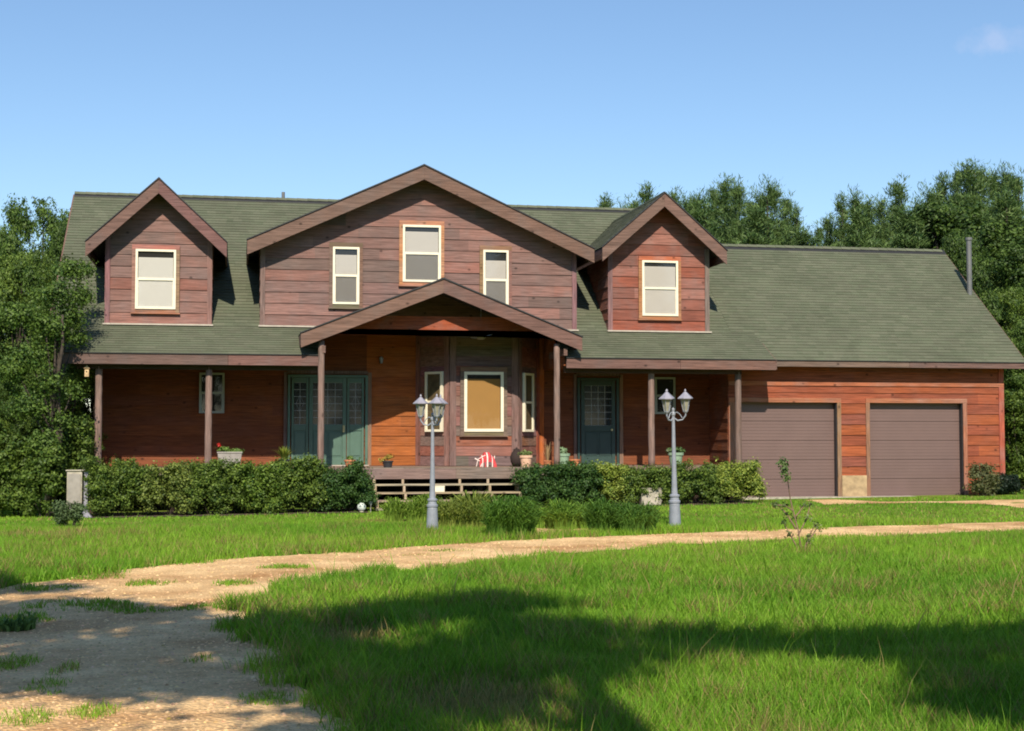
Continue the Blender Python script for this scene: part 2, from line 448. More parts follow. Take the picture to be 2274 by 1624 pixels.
def roof_part(name, polys, parent=house):
    """polys: list of (poly, O, U, V, N)"""
    mb = MB()
    for poly, O, U, V, N in polys:
        courses(mb, poly, O, U, V, N, .145, .013, (.13, .34), pal_shingle)
        mb.prism(poly, O, U, V, N, -.13, -.004, (.05, .05, .045))
    return mb.build(name, 'shingle', parent)
cs = 1 / math.sqrt(1 + T * T); Lm = lambda y: (y - .6) / cs
UX = (1, 0, 0); VM = (0, cs, T * cs); NM = (0, -T * cs, cs)
OM = (0, .6, ZM)
VB = (0, -cs, T * cs); NB = (0, T * cs, cs)
ridge_z = zmain(YRM); ridge_zg = zmain(YRG)
porch_c = 1 / math.sqrt(1 + SP * SP)
VP_, NP_ = (0, porch_c, SP * porch_c), (0, -SP * porch_c, porch_c)
Lp = YU / porch_c + .04
main_roof = roof_part('roof', [
    ([(X_ML, Lm(YU)), (X_RR, Lm(YU)), (X_RR, Lm(YRM)), (X_ML, Lm(YRM))], OM, UX, VM, NM),
    ([(X_PR - .02, 0), (X_GR, 0), (X_GR, Lm(YRG)), (X_RR + .003, Lm(YRG)), (X_RR + .003, Lm(YU)), (X_PR - .02, Lm(YU))], OM, UX, VM, NM),
    ([(X_ML, 0), (X_RR, 0), (X_RR, Lm(YRM)), (X_ML, Lm(YRM))], (0, 2 * YRM - .6, ZM), UX, VB, NB),
    ([(X_RR + .003, 0), (X_GR, 0), (X_GR, Lm(YRG)), (X_RR + .003, Lm(YRG))], (0, 2 * YRG - .6, ZM), UX, VB, NB)])
porch_roof = roof_part('porch_roof', [
    ([(X_RL, 0), (X_PL1 + .05, 0), (X_PL1 + .05, Lp), (X_RL, Lp)], (0, 0, ZP), UX, VP_, NP_),
    ([(X_PR0, 0), (X_PR, 0), (X_PR, Lp), (X_PR0, Lp)], (0, 0, ZP), UX, VP_, NP_)])
mb = MB()
for x0, x1, y, z in ((X_ML, X_RR, YRM, ridge_z), (X_RR, X_GR, YRG, ridge_zg)):
    for s in (-1, 1):
        mb.face([(x0, y, z + .05), (x1, y, z + .05), (x1, y + s * .15, z - .15 * T + .05), (x0, y + s * .15, z - .15 * T + .05)])
        mb.face([(x0, y + s * .15, z - .15 * T + .05), (x1, y + s * .15, z - .15 * T + .05), (x1, y + s * .15, z - .15 * T - .03), (x0, y + s * .15, z - .15 * T - .03)])
mb.build('ridge_cap', 'ridge_black', main_roof)
mb = MB()
for x0, x1, y, z in ((X_ML, X_RR, YRM, ridge_z), (X_RR, X_GR, YRG, ridge_zg)):
    for i in range(int((x1 - x0) / .3)):
        for s in (-1, 1):
            c = tuple(q * 1.1 for q in pal_shingle(0, 0)); a = x0 + i * .3
            mb.face([(a, y, z + .075), (a + .3, y, z + .066), (a + .3, y + s * .11, z - .11 * T + .066), (a, y + s * .11, z - .11 * T + .075)], c)
    mb.mark()
mb.build('ridge_shingle', 'shingle', main_roof)
# fascias of the eaves
def woodbox(mb, x0, x1, y0, y1, z0, z1, pal=None, seg=3.2, base=FASC):
    a = x0
    while a < x1 - 1e-4:
        b = min(x1, a + rng.uniform(seg * .8, seg * 1.3))
        if x1 - b < .5: b = x1
        c = tuple(q * rng.uniform(.88, 1.14) for q in base)
        mb.box(a, b, y0, y1, z0, z1, c); a = b + .004
FH = .27
def fascia(x0, x1, y, z, h=FH, parent=porch_roof, name='fascia'):
    mb = MB(); woodbox(mb, x0, x1, y - .045, y - .003, z - h, z - .012); o = mb.build(name, 'wood_h', parent, bevel=.006)
    d = MB(); d.box(x0 - .02, x1 + .02, y - .075, y + .02, z - .011, z + .004); d.build('drip_edge', 'ridge_black', parent)
    return o
fascia(X_RL, X_PL1, 0, ZP)
fascia(X_PR0, X_PR, 0, ZP)
fascia(X_PR + .01, X_GR, .6, ZM, .17, main_roof)
# rake boards at both roof ends
mb = MB()
for X in (X_ML - .04, X_GR):
    yr = YRM if X < 0 else YRG
    for s in (-1, 1):
        ye = yr - (yr - .6) * 1 if s < 0 else yr + (yr - .6)
        if X < 0 and s < 0: ye = YU
        mb.prism([(yr, zmain(yr) - .02), (ye, zmain(yr) - abs(yr - ye) * T - .02), (ye, zmain(yr) - abs(yr - ye) * T - .27), (yr, zmain(yr) - .27)],
                 (X, 0, 0), (0, 1, 0), (0, 0, 1), (1, 0, 0), 0, .04, FASC); mb.mark()
mb.prism([(0, ZP - .02), (YU, zmain(YU) - .02), (YU, zmain(YU) - .25), (0, ZP - .25)], (X_RL - .04, 0, 0), (0, 1, 0), (0, 0, 1), (1, 0, 0), 0, .04, FASC); mb.mark()
mb.prism([(0, ZP - .02), (YG, ZP + YG * SP - .02), (YG, ZP - .25), (0, ZP - .25)], (X_PR, 0, 0), (0, 1, 0), (0, 0, 1), (1, 0, 0), .002, .04, FASC)
mb.build('rake_board', 'wood_side', main_roof)
# shells behind the siding: keep daylight out of the rooms
mb = MB()
mb.box(X_WL, X_GL, YW + .02, YW + .12, 0, ZP + .9)           # porch wall core
mb.mark(); mb.box(X_WL, X_WL + .1, YW + .12, 2 * YRM - YW, 0, zmain(YU))
mb.mark(); mb.box(X_WL, X_GW - .05, 10.4, 10.5, 0, zmain(YU) - .4)
mb.mark(); mb.box(X_RR - .1, X_RR, 2.8, 11, 2, zmain(YU) - .1)
mb.build('inner_wall', 'dark', house)
# end walls with siding
mb = MB()
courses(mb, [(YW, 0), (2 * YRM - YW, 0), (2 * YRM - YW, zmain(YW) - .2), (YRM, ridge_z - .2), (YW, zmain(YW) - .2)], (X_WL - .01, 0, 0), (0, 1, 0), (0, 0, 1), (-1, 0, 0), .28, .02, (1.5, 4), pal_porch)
mb.prism([(YW, 0), (2 * YRM - YW, 0), (2 * YRM - YW, zmain(YW) - .2), (YRM, ridge_z - .2), (YW, zmain(YW) - .2)], (X_WL, 0, 0), (0, 1, 0), (0, 0, 1), (1, 0, 0), -.004, .09, BROWN); mb.mark()
g = [(YG, 0), (2 * YRG - YG, 0), (2 * YRG - YG, zmain(YG) - .16), (YRG, ridge_zg - .16), (YG, zmain(YG) - .16)]
courses(mb, g, (X_GW + .005, 0, 0), (0, 1, 0), (0, 0, 1), (1, 0, 0), .28, .02, (1.5, 4), pal_garage)
mb.prism(g, (X_GW, 0, 0), (0, 1, 0), (0, 0, 1), (1, 0, 0), -.09, .002, BROWN); mb.mark()
# garage side wall facing the porch
courses(mb, [(YG + .02, 0), (YW, 0), (YW, ZM + .3), (YG + .02, ZM + .1)], (X_GL - .002, 0, 0), (0, 1, 0), (0, 0, 1), (-1, 0, 0), .28, .02, (1.5, 4), pal_porch)
mb.prism([(YG + .02, 0), (YW, 0), (YW, ZM + .3), (YG + .02, ZM + .1)], (X_GL, 0, 0), (0, 1, 0), (0, 0, 1), (1, 0, 0), 0, .09, BROWN); mb.mark()
# right end of main block above the garage
g = [(YRG - 1, zmain(YRG - 1)), (YRM + 2.5, zmain(YRG - 1)), (YRM, ridge_z - .2), (YRG, zmain(YRG) - .2)]
mb.prism([(YRG, ridge_zg - .6), (2 * YRM - YRG, ridge_zg - .6), (YRM, ridge_z - .16)], (X_RR - .3, 0, 0), (0, 1, 0), (0, 0, 1), (1, 0, 0), 0, .08, MAUVE)
mb.build('end_wall', 'wood_side', house)

# ---- windows
def window(u0, u1, v0, v1, Y, kind='double', casing=.09, fr='cream', blind='blind', cover=.93, scr=True, cas_col=(.42, .19, .10), frame=.055, glassfull=None, rail=.5):
    x0, z1 = XZ(u0, v0, Y); x1, z0 = XZ(u1, v1, Y)
    return window_xyz((0, Y, 0), (1, 0, 0), (0, -1, 0), x0, x1, z0, z1, kind, casing, fr, blind, cover, scr, cas_col, frame, rail)
def window_xyz(O, U, N, x0, x1, z0, z1, kind, casing, fr, blind, cover, scr, cas_col, frame, rail=.5):
    O = Vector(O) + Vector(N) * .027
    V = (0, 0, 1); P = lambda mb, a, b, c, d, d0, d1, col=(1, 1, 1): mb.prism([(a, c), (b, c), (b, d), (a, d)], O, U, V, N, d0, d1, col)
    f = MB(); w_ = frame
    P(f, x0, x0 + w_, z0, z1, .0, .075); P(f, x1 - w_, x1, z0, z1, 0, .075)
    P(f, x0 + w_, x1 - w_, z0, z0 + w_, 0, .073); P(f, x0 + w_, x1 - w_, z1 - w_, z1, 0, .073)
    zm = z0 + (z1 - z0) * rail
    if kind == 'double':
        P(f, x0 + w_, x1 - w_, zm - .028, zm + .028, .018, .064)
        for a, b in ((x0 + w_, x0 + w_ + .018), (x1 - w_ - .018, x1 - w_)):
            P(f, a, b, z0 + w_, zm - .028, .046, .06)
    wo_ = f.build('window', fr, house, bevel=.004)
    g_ = MB(); g_.face([tuple(Vector(O) + Vector(U) * p_ + Vector(V) * q_ + Vector(N) * .045) for p_, q_ in ((x0 + w_, z0 + w_), (x1 - w_, z0 + w_), (x1 - w_, z1 - w_), (x0 + w_, z1 - w_))]); g_.build('pane', 'glass', wo_)
    r = MB(); P(r, x0 + w_ * .5, x1 - w_ * .5, z0 + w_ * .5, z1 - w_ * .5, -.012, .027); r.build('room', 'room', wo_)
    if blind:
        b = MB(); zt, zb = z1 - w_ - (z1 - z0) * (1 - cover), z0 + w_
        n = int((zt - zb) / .03)
        for i in range(n):
            a = zb + (zt - zb) * i / n; c = zb + (zt - zb) * (i + 1) / n
            p = [(x0 + w_ + .012, a), (x1 - w_ - .012, a)]
            q = lambda u, z, d: tuple(Vector(O) + Vector(U) * u + Vector(V) * z + Vector(N) * d)
            b.face([q(x0 + w_ + .012, a, .038), q(x1 - w_ - .012, a, .038), q(x1 - w_ - .012, c, .031), q(x0 + w_ + .012, c, .031)])
        b.build('blind', blind, wo_)
    if scr and kind == 'double':
        s_ = MB(); P(s_, x0 + w_, x1 - w_, z0 + w_, zm - .03, .052, .053); s_.build('insect_screen', 'screen', wo_)
    if casing:
        c = MB(); k = casing
        cc = lambda: tuple(q * rng.uniform(.8, 1.15) for q in cas_col)
        P(c, x0 - k, x0, z0 - k, z1, .0, .045, cc()); P(c, x1, x1 + k, z0 - k, z1, 0, .045, cc())
        P(c, x0 - k, x1 + k, z1, z1 + k * 1.3, 0, .047, cc()); P(c, x0, x1, z0 - k, z0, 0, .046, cc())
        P(c, x0 - k - .02, x1 + k + .02, z0 - k - .03, z0 - k - .001, 0, .07, cc())
        c.build('casing', 'wood_h', wo_)
    return wo_

# ---- front gables (upstairs)
def gable(apex, le, re_, Yf, Yb, wall_u, wall_vbot, Ywall, pal, names, fth=.38, th=.13, walls=True, holes_px=(), right_pad=0, sides=True, zbot=None):
    xa, za = XZ(*apex, Yf); xl, zl = XZ(*le, Yf); xr, zr = XZ(*re_, Yf)
    sl = ((za - zl) / (xa - xl) + (za - zr) / (xr - xa)) / 2
    zl, zr = za - sl * (xa - xl), za - sl * (xr - xa)
    c = 1 / math.sqrt(1 + sl * sl); polys = []
    Ll, Lr = (xa - xl) / c, (xr - xa) / c
    polys.append(([(Yf, 0), (Yb, 0), (Yb, Ll), (Yf, Ll)], (xl, 0, zl), (0, 1, 0), (c, 0, sl * c), (-sl * c, 0, c)))
    polys.append(([(Yf, 0), (Yb, 0), (Yb, Lr), (Yf, Lr)], (xr, 0, zr), (0, 1, 0), (-c, 0, sl * c), (sl * c, 0, c)))
    rf = roof_part(names[0], polys)
    # rake fascia
    f = MB(); y0, y1 = Yf - .045, Yf - .003
    f.xz([(xa - .001, za - .018), (xl, zl - .018), (xl, zl - fth), (xa - .001, za - fth)], y0, y1, tuple(q * rng.uniform(.95, 1.1) for q in FASC))
    f.xz([(xa + .001, za - .018), (xa + .001, za - fth), (xr, zr - fth), (xr, zr - .018)], y0, y1, tuple(q * rng.uniform(.9, 1.05) for q in FASC))
    fo = f.build('fascia', 'wood_h', rf, bevel=.006)
    e = MB()
    e.box(xl - .0, xl + .04, Yf, Yb, zl - fth * .8, zl - .02, FASC); e.mark(); e.box(xr - .04, xr, Yf, Yb, zr - fth * .8, zr - .02, FASC)
    e.build('eave_board', 'wood_side', rf)
    e = MB(); k = .012
    for (xe, ze, s) in ((xl, zl, -1), (xr, zr, 1)):
        e.xz([(xa, za + .02), (xa, za - .016), (xe + s * .02, ze - .016), (xe + s * .02, ze + .012)], y0 - .03, Yf + .02)
    e.build('drip_edge', 'ridge_black', rf)
    e = MB()
    for s in (-1, 1):
        e.face([(xa, Yf, za + .035), (xa, Yb, za + .035), (xa + s * .14, Yb, za - .14 * sl + .03), (xa + s * .14, Yf, za - .14 * sl + .03)], (.06, .07, .045))
    e.build('ridge_shingle', 'shingle', rf)
    if walls:
        x0 = at(wall_u[0], wall_vbot, Ywall).x; x1 = at(wall_u[1], wall_vbot, Ywall).x
        z0 = at(wall_u[0], wall_vbot, Ywall).z if zbot is None else zbot
        zu = lambda x: za - sl * abs(x - xa) - .13 / c
        poly = [(x0, z0), (x1, z0), (x1, zu(x1)), (xa, zu(xa)), (x0, zu(x0))]
        m_ = MB(); courses(m_, poly, (0, Ywall, 0), (1, 0, 0), (0, 0, 1), (0, -1, 0), .293, .02, (1.4, 4.2), pal)
        m_.xz(poly, Ywall + .004, Ywall + .1, BROWN)
        wl = m_.build(names[1], 'wood_h', house)
        # corner boards and frieze
        cb = MB()
        for a, b in ((x0 - .012, x0 + .11), (x1 - .11, x1 + .012)):
            zt = min(zu(a), zu(b)) - .03
            cb.box(a, b, Ywall - .045, Ywall - .002, z0, zt, tuple(q * rng.uniform(.9, 1.2) for q in MAUVE)); cb.mark()
        cb.build('corner_board', 'wood_v', wl)
        fl = MB(); fl.box(x0 - .05, x1 + .05, Ywall - .12, Ywall - .01, z0 - .03, z0 + .008); fl.build('flashing', 'flash', wl)
        sd = MB(); zz = min(zu(x0), zu(x1))
        for X, n_ in ((x0, -1), (x1, 1)):
            pl = [(Ywall, z0), (Ywall + 3.6, z0), (Ywall + 3.6, zz), (Ywall, zz)]
            courses(sd, pl, (X, 0, 0), (0, 1, 0), (0, 0, 1), (n_, 0, 0), .293, .02, (1.4, 4), pal)
            sd.prism(pl, (X, 0, 0), (0, 1, 0), (0, 0, 1), (n_, 0, 0), -.08, -.002, BROWN); sd.mark()
        sd.build('side_siding', 'wood_side', wl)
        return rf, (x0, x1, z0, xa, za, sl)
    return rf, (xl, xr, zl, xa, za, sl)

def back(apex, Yf):
    z = XZ(*apex, Yf)[1]
    return (z - ZM) / T + .6 + .15
_, GC = gable((942, 367), (549, 536), (1319, 549), YR, back((942, 367), YR) + .1, (578, 1279), 737, YU, pal_upper, ('gable_roof', 'gable_wall'), zbot=zmain(YU) + .02)
_, GL_ = gable((353, 396), (190, 545), (504, 531), YR, back((353, 396), YR), (233, 469), 728, YU, pal_upper, ('dormer_roof', 'dormer_wall'), zbot=zmain(YU) + .02)
_, GR_ = gable((1475, 428), (1337, 551), (1613, 555), YR, back((1475, 428), YR), (1351, 1574), 742, YU, pal_dormer_r, ('dormer_roof', 'dormer_wall'), zbot=zmain(YU) + .02)
_, GP = gable((985, 619), (668, 744), (1292, 744), -.3, YU - .05, None, None, 0, None, ('porch_gable_roof', ''), fth=.36, walls=False)
print('gables', GC, GL_, GR_, GP, back((942, 367), YR))

ORNG = (.40, .20, .10)
W1 = window(302, 390, 554, 688, YU - .002, cas_col=lerp(MAUVE, ORNG, .6), cover=.90, scr=False)
window(739, 797, 549, 677, YU - .002, cas_col=(.19, .13, .09), blind='blind2', cover=.90)
window(894, 978, 500, 628, YU - .002, cas_col=ORNG, blind='blind2', cover=.92)
window(1072, 1128, 556, 690, YU - .002, cas_col=(.24, .13, .09), blind='blind2', cover=.86)
window(1424, 1504, 579, 703, YU - .002, cas_col=(.40, .15, .07), blind='blind2', cover=.93, scr=False)

# ---- porch wall, ceilings, bay
bay_u = (925, 998, 1150, 1196)
BX0 = at(bay_u[0], 1000, YW).x; BX1 = at(bay_u[1], 1000, YW - .9).x; BX2 = at(bay_u[2], 1000, YW - .9).x; BX3 = at(bay_u[3], 1000, YW).x
CEIL = zmain(YU) - .12
mb = MB()
XD = at(814, 900, YW).x
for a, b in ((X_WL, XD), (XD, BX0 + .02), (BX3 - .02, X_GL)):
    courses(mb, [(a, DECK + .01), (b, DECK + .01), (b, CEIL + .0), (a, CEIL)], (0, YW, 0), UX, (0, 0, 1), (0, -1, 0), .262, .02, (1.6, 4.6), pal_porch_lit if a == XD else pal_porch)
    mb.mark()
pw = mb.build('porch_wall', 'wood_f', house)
mb = MB()
for (ax, ay), (bx, by), pal in (((BX0, YW), (BX1, YW - .9), pal_bay), ((BX1, YW - .9), (BX2, YW - .9), pal_bay), ((BX2, YW - .9), (BX3, YW), pal_bay)):
    d = Vector((bx - ax, by - ay, 0)); L = d.length; d.normalize(); n_ = Vector((d.y, -d.x, 0))
    courses(mb, [(0, DECK + .01), (L, DECK + .01), (L, CEIL), (0, CEIL)], (ax, ay, 0), d, (0, 0, 1), n_, .262, .018, (3, 5), pal)
    mb.prism([(0, DECK), (L, DECK), (L, CEIL), (0, CEIL)], (ax, ay, 0), d, (0, 0, 1), n_, -.08, -.004, BROWN)
bay = mb.build('bay_wall', 'wood_h', house)
mb = MB()
def cornerboard(mb, x, y, dx, dy, wd, c):
    d = Vector((dx, dy, 0)).normalized(); n_ = Vector((d.y, -d.x, 0))
    mb.prism([(0, DECK + .012), (wd, DECK + .012), (wd, CEIL - .01), (0, CEIL - .01)], (x, y, 0), d, (0, 0, 1), n_, 0, .045, c); mb.mark()
d1 = (BX1 - BX0, -.9); d3 = (BX3 - BX2, .9)
l1 = math.hypot(*d1); l3 = math.hypot(*d3)
cornerboard(mb, BX1 - d1[0] / l1 * .15, YW - .9 - d1[1] / l1 * .15, *d1, .15, PINK)
cornerboard(mb, BX1, YW - .9, 1, 0, .17, MAUVE)
cornerboard(mb, BX2 - .17, YW - .9, 1, 0, .17, MAUVE)
cornerboard(mb, BX2, YW - .9, *d3, .15, MAUVE)
cornerboard(mb, BX0, YW, *d1, .15, lerp(MAUVE, REDW, .4))
cornerboard(mb, BX3 - d3[0] / l3 * .15, YW - d3[1] / l3 * .15, *d3, .15, REDW)
cornerboard(mb, BX3 + .02, YW, 1, 0, .12, ORANGE)
mb.build('corner_board', 'wood_v', bay)
window(1030, 1117, 826, 959, YW - .92, kind='fixed', casing=.1, cas_col=(.20, .12, .09), blind='tanblind', cover=.93, frame=.075)
def bay_window(xa, ya, xb, yb, ua, ub, v0, v1, rail, **kw):
    d = Vector((xb - xa, yb - ya, 0)); L = d.length; d.normalize(); n_ = Vector((d.y, -d.x, 0))
    O = Vector((xa, ya, 0)) + n_ * .018
    def hit(u, v):
        r = ray(u, v); t = (O - CAM).dot(n_) / r.dot(n_); p = CAM + r * t
        return (p - O).dot(d), p.z
    a, zt = hit(ua, v0); b, zb = hit(ub, v1)
    zt = (zt + hit(ub, v0)[1]) / 2; zb = (zb + hit(ua, v1)[1]) / 2
    a = max(a, .17); b = min(b, L - .17)
    return window_xyz(O, d, n_, a, b, zb, zt, 'double', 0, 'cream', 'dimblind', 1, False, MAUVE, .06, rail)
bay_window(BX0, YW, BX1, YW - .9, 949, 990, 826, 959, .5)
bay_window(BX2, YW - .9, BX3, YW, 1152, 1179, 829, 959, .5)
window(443, 498, 828, 918, YW - .02, casing=0, fr='greyframe', blind=None, scr=False)
window(1452, 1498, 838, 920, YW - .02, casing=0, fr='greyframe', blind=None, scr=False)
# ceilings
mb = MB(); PC = ZP - .23
def ceil(x0, x1, y0, y1, z, step=.14):
    y = y0
    while y < y1 - .01:
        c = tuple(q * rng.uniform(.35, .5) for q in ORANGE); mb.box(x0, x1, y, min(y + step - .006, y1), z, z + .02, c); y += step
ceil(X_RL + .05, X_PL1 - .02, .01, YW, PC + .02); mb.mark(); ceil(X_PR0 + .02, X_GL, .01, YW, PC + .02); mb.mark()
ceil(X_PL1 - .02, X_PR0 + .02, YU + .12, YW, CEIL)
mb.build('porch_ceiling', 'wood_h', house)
# walls above the porch ceilings that close the raised gable ceiling
mb = MB()
for X, n_ in ((X_PL1 + .0, 1), (X_PR0 - .0, -1)):
    pl = [(.05, PC + .03), (YW, PC + .03), (YW, CEIL), (YU, CEIL), (.05, ZP + .02)]
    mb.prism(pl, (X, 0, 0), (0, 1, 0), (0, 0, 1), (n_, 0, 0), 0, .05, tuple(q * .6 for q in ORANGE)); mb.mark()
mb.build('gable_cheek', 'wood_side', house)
# tie beam inside the porch gable
YH = .37
xh0, zh0 = XZ(720, 733, YH); xh1, zh1 = XZ(1240, 733, YH); zh = XZ(985, 733, YH)[1]
xl, xr, zl, xa, za, sl = GP
mb = MB()
tb = lambda x: za - sl * abs(x - xa) - .16
poly = [(X_PL1 + .05, zh), (X_PR0 - .05, zh)]
for x in (X_PR0 - .05, xa + (za - .16 - zh - .34) / sl, xa - (za - .16 - zh - .34) / sl, X_PL1 + .05):
    poly.append((x, min(tb(x), zh + .34)))
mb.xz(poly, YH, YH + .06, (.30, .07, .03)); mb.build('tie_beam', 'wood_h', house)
mb = MB()
for X in (X_PL1 + .06, X_PR0 - .1):
    mb.box(X, X + .09, -.2, YU, GP[2] - .30 - .18, GP[2] - .30, FASC); mb.mark()
mb.build('side_beam', 'wood_side', house)

# ---- front doors
def door_unit(u0, u1, v0, parts, Y, thresh='green', name='front_door', z0=DECK + .03):
    x0, z1 = XZ(u0, v0, Y); x1, _ = XZ(u1, v0, Y)
    f = MB()
    f.box(x0 - .07, x0, Y - .07, Y, z0 - .02, z1 + .07); f.box(x1, x1 + .07, Y - .07, Y, z0 - .02, z1 + .07)
    f.box(x0, x1, Y - .068, Y, z1, z1 + .07)
    for pu0, pu1, kind in parts:
        a, b = XZ(pu0, v0, Y)[0], XZ(pu1, v0, Y)[0]
        # stiles and rails round a recessed glass and two lower panels
        st = .11 if kind == 'door' else .07
        f.box(a + .008, a + st, Y - .045, Y, z0, z1 - .005); f.box(b - st, b - .008, Y - .045, Y, z0, z1 - .005)
        zg0 = z0 + (z1 - z0) * .46
        for za_, zb_ in ((z0, z0 + .2), (zg0 - .16, zg0), (z1 - .14, z1 - .005)):
            f.box(a + st, b - st, Y - .043, Y, za_, zb_)
        f.box(a + st, b - st, Y - .02, Y, z0 + .2, zg0 - .16)
        n = 2 if kind == 'door' else 1
        for i in range(n):
            p0 = a + st + (b - a - 2 * st) * i / n + .03; p1 = a + st + (b - a - 2 * st) * (i + 1) / n - .03
            f.box(p0, p1, Y - .036, Y - .02, z0 + .24, zg0 - .2)
    d = f.build(name, 'green' if thresh == 'green' else 'green_dk', house, bevel=.006)
    g_ = MB(); l_ = MB()
    for pu0, pu1, kind in parts:
        a, b = XZ(pu0, v0, Y)[0], XZ(pu1, v0, Y)[0]; st = .11 if kind == 'door' else .07
        zg0 = z0 + (z1 - z0) * .46
        g_.box(a + st, b - st, Y - .018, Y - .002, zg0, z1 - .14)
        for i in range(1, 4):
            t = a + st + (b - a - 2 * st) * i / 4
            if kind == 'door' or i == 2: l_.box(t - .006, t + .006, Y - .024, Y - .018, zg0, z1 - .14)
        for i in range(0, 7):
            t = zg0 + (z1 - .14 - zg0) * i / 6; l_.box(a + st, b - st, Y - .026, Y - .018, t - .006, t + .006)
        xm, zm = (a + b) / 2, (zg0 + z1 - .14) / 2
        for s in (-1, 1):
            for s2 in (-1, 1):
                l_.face([(xm, Y - .025, zm + s * .22), (xm + s2 * .1, Y - .025, zm), (xm + s2 * .1, Y - .025, zm + .014), (xm, Y - .025, zm + s * .22 + .014)])
    g_.build('leaded_pane', 'lead_glass', d); l_.build('lead_came', 'lead', d)
    t = MB(); t.box(x0 - .1, x1 + .1, Y - .14, Y - .0, DECK + .004, DECK + .028); t.build('threshold', 'flash' if thresh == 'green' else 'greenish', d)
    return d, x0, x1, z1
M['greenish'] = simple('pale_green_threshold', (.22, .32, .25), .5)
d, x0, x1, z1 = door_unit(645, 811, 838, [(647, 686, 'side'), (686, 770, 'door'), (770, 809, 'side')], YW - .02)
h = MB(); hx = XZ(763, 930, YW)[0]
h.tube([(hx, YW - .11, 1.98), (hx, YW - .06, 1.98)], .03, 10); h.box(hx - .03, hx + .03, YW - .075, YW - .06, 1.88, 2.06); h.build('handle', 'brass', d)
d, x0, x1, z1 = door_unit(1287, 1368, 845, [(1289, 1366, 'door')], YW - .02, 'dk')
h = MB(); hx = XZ(1357, 940, YW)[0]
h.tube([(hx, YW - .11, 1.95), (hx, YW - .06, 1.95)], .03, 10); h.build('handle', 'brass', d)
# door casings (wood)
mb = MB()
for ua, ub, vt in ((640, 814, 833), (1282, 1372, 838)):
    xa_, zt = XZ(ua, vt, YW); xb_, _ = XZ(ub, vt, YW)
    mb.box(xa_ - .11, xa_ - .03, YW - .065, YW, DECK + .01, zt + .08, GREYW); mb.box(xb_ + .03, xb_ + .13, YW - .065, YW, DECK + .01, zt + .08, (.24, .14, .09))
    mb.box(xa_ - .03, xb_ + .03, YW - .06, YW, zt + .04, zt + .12, GREYW); mb.mark()
mb.build('door_casing', 'wood_v', house)
# wall sconce
c = at(846, 800, YW); mb = MB(); mb.box(c.x - .04, c.x + .04, YW - .05, YW - .02, c.z - .09, c.z + .09)
sc_ = mb.build('wall_light', 'black_pot', house); mb = MB(); mb.lathe([(.03, -.09), (.055, .05), (.02, .09)], (c.x, YW - .1, c.z), 10); mb.build('shade', 'lamp_grey', sc_)

# ---- deck, posts, stairs
CX0 = at(790, 1045, -.3).x; CX1 = at(1192, 1045, -.3).x
mb = MB()
def deck(x0, x1, y0, y1, z):
    y = y0
    while y < y1 - .01:
        c = tuple(q * rng.uniform(.8, 1.2) for q in (.24, .17, .13)); mb.box(x0, x1, y, min(y + .135, y1), z - .035, z, c); y += .141
deck(X_RL + .4, X_GL - .02, .12, YW, DECK)
deck(CX0 - .5, CX1 + .3, -.3, .115, DECK)
dk = mb.build('deck', 'wood_h', house)
mb = MB()
woodbox(mb, CX0 - .5, CX1 + .3, -.345, -.303, DECK - .27, DECK - .012, base=(.20, .135, .11))
woodbox(mb, X_RL + .4, CX0 - .505, .075, .117, DECK - .25, DECK - .012, base=(.20, .135, .11))
woodbox(mb, CX1 + .305, X_GL - .02, .075, .117, DECK - .25, DECK - .012, base=(.20, .135, .11))
mb.build('rim_board', 'wood_h', dk)
mb = MB()
for x in np.arange(X_RL + .6, X_GL, 1.9):
    mb.box(x, x + .12, .3, .42, -.3, DECK - .04, BROWN); mb.mark(); mb.box(x, x + .12, 2.2, 2.32, -.3, DECK - .04, BROWN); mb.mark()
mb.box(X_WL, X_GL, YW - .1, YW + .02, -.3, DECK - .04, (.03, .02, .02))
mb.build('pier', 'wood_v', dk)
def log_post(u, vb, vt, Y, r=.085):
    p = at(u, vb, Y); q = at(u, vt, Y); x = p.x; zt = q.z
    mb = MB(); pts = []; rad = []
    for i in range(14):
        t = i / 13; pts.append((x + rng.uniform(-.004, .004), Y + rng.uniform(-.004, .004), DECK + (zt - DECK) * t)); rad.append(r * rng.uniform(.95, 1.04) * (1.03 - .06 * t))
    mb.tube(pts, rad, 16, (.23, .15, .125))
    return mb.build('log_post', 'wood_v', house, smooth=True)
log_post(217, 1030, 813, .33); log_post(462, 1030, 815, .33); log_post(1447, 1030, 815, .33)
log_post(712, 1036, 757, -.12, .078); log_post(1237, 1036, 764, -.12, .078)
# the last post stands on the ground in front of the garage corner
p = at(1640, 1000, .33); mb = MB(); mb.tube([(p.x + rng.uniform(-.004, .004), .33, z) for z in np.linspace(.0, ZP - .22, 12)], .085, 16, (.18, .12, .10)); mb.build('log_post', 'wood_v', house, smooth=True)
mb = MB(); woodbox(mb, X_RL + .3, X_PL1 - .02, .25, .40, PC - .14, PC + .018, base=BROWN); mb.mark(); woodbox(mb, X_PR0 + .02, X_GL + .1, .25, .40, PC - .14, PC + .018, base=BROWN); mb.build('porch_beam', 'wood_h', house)
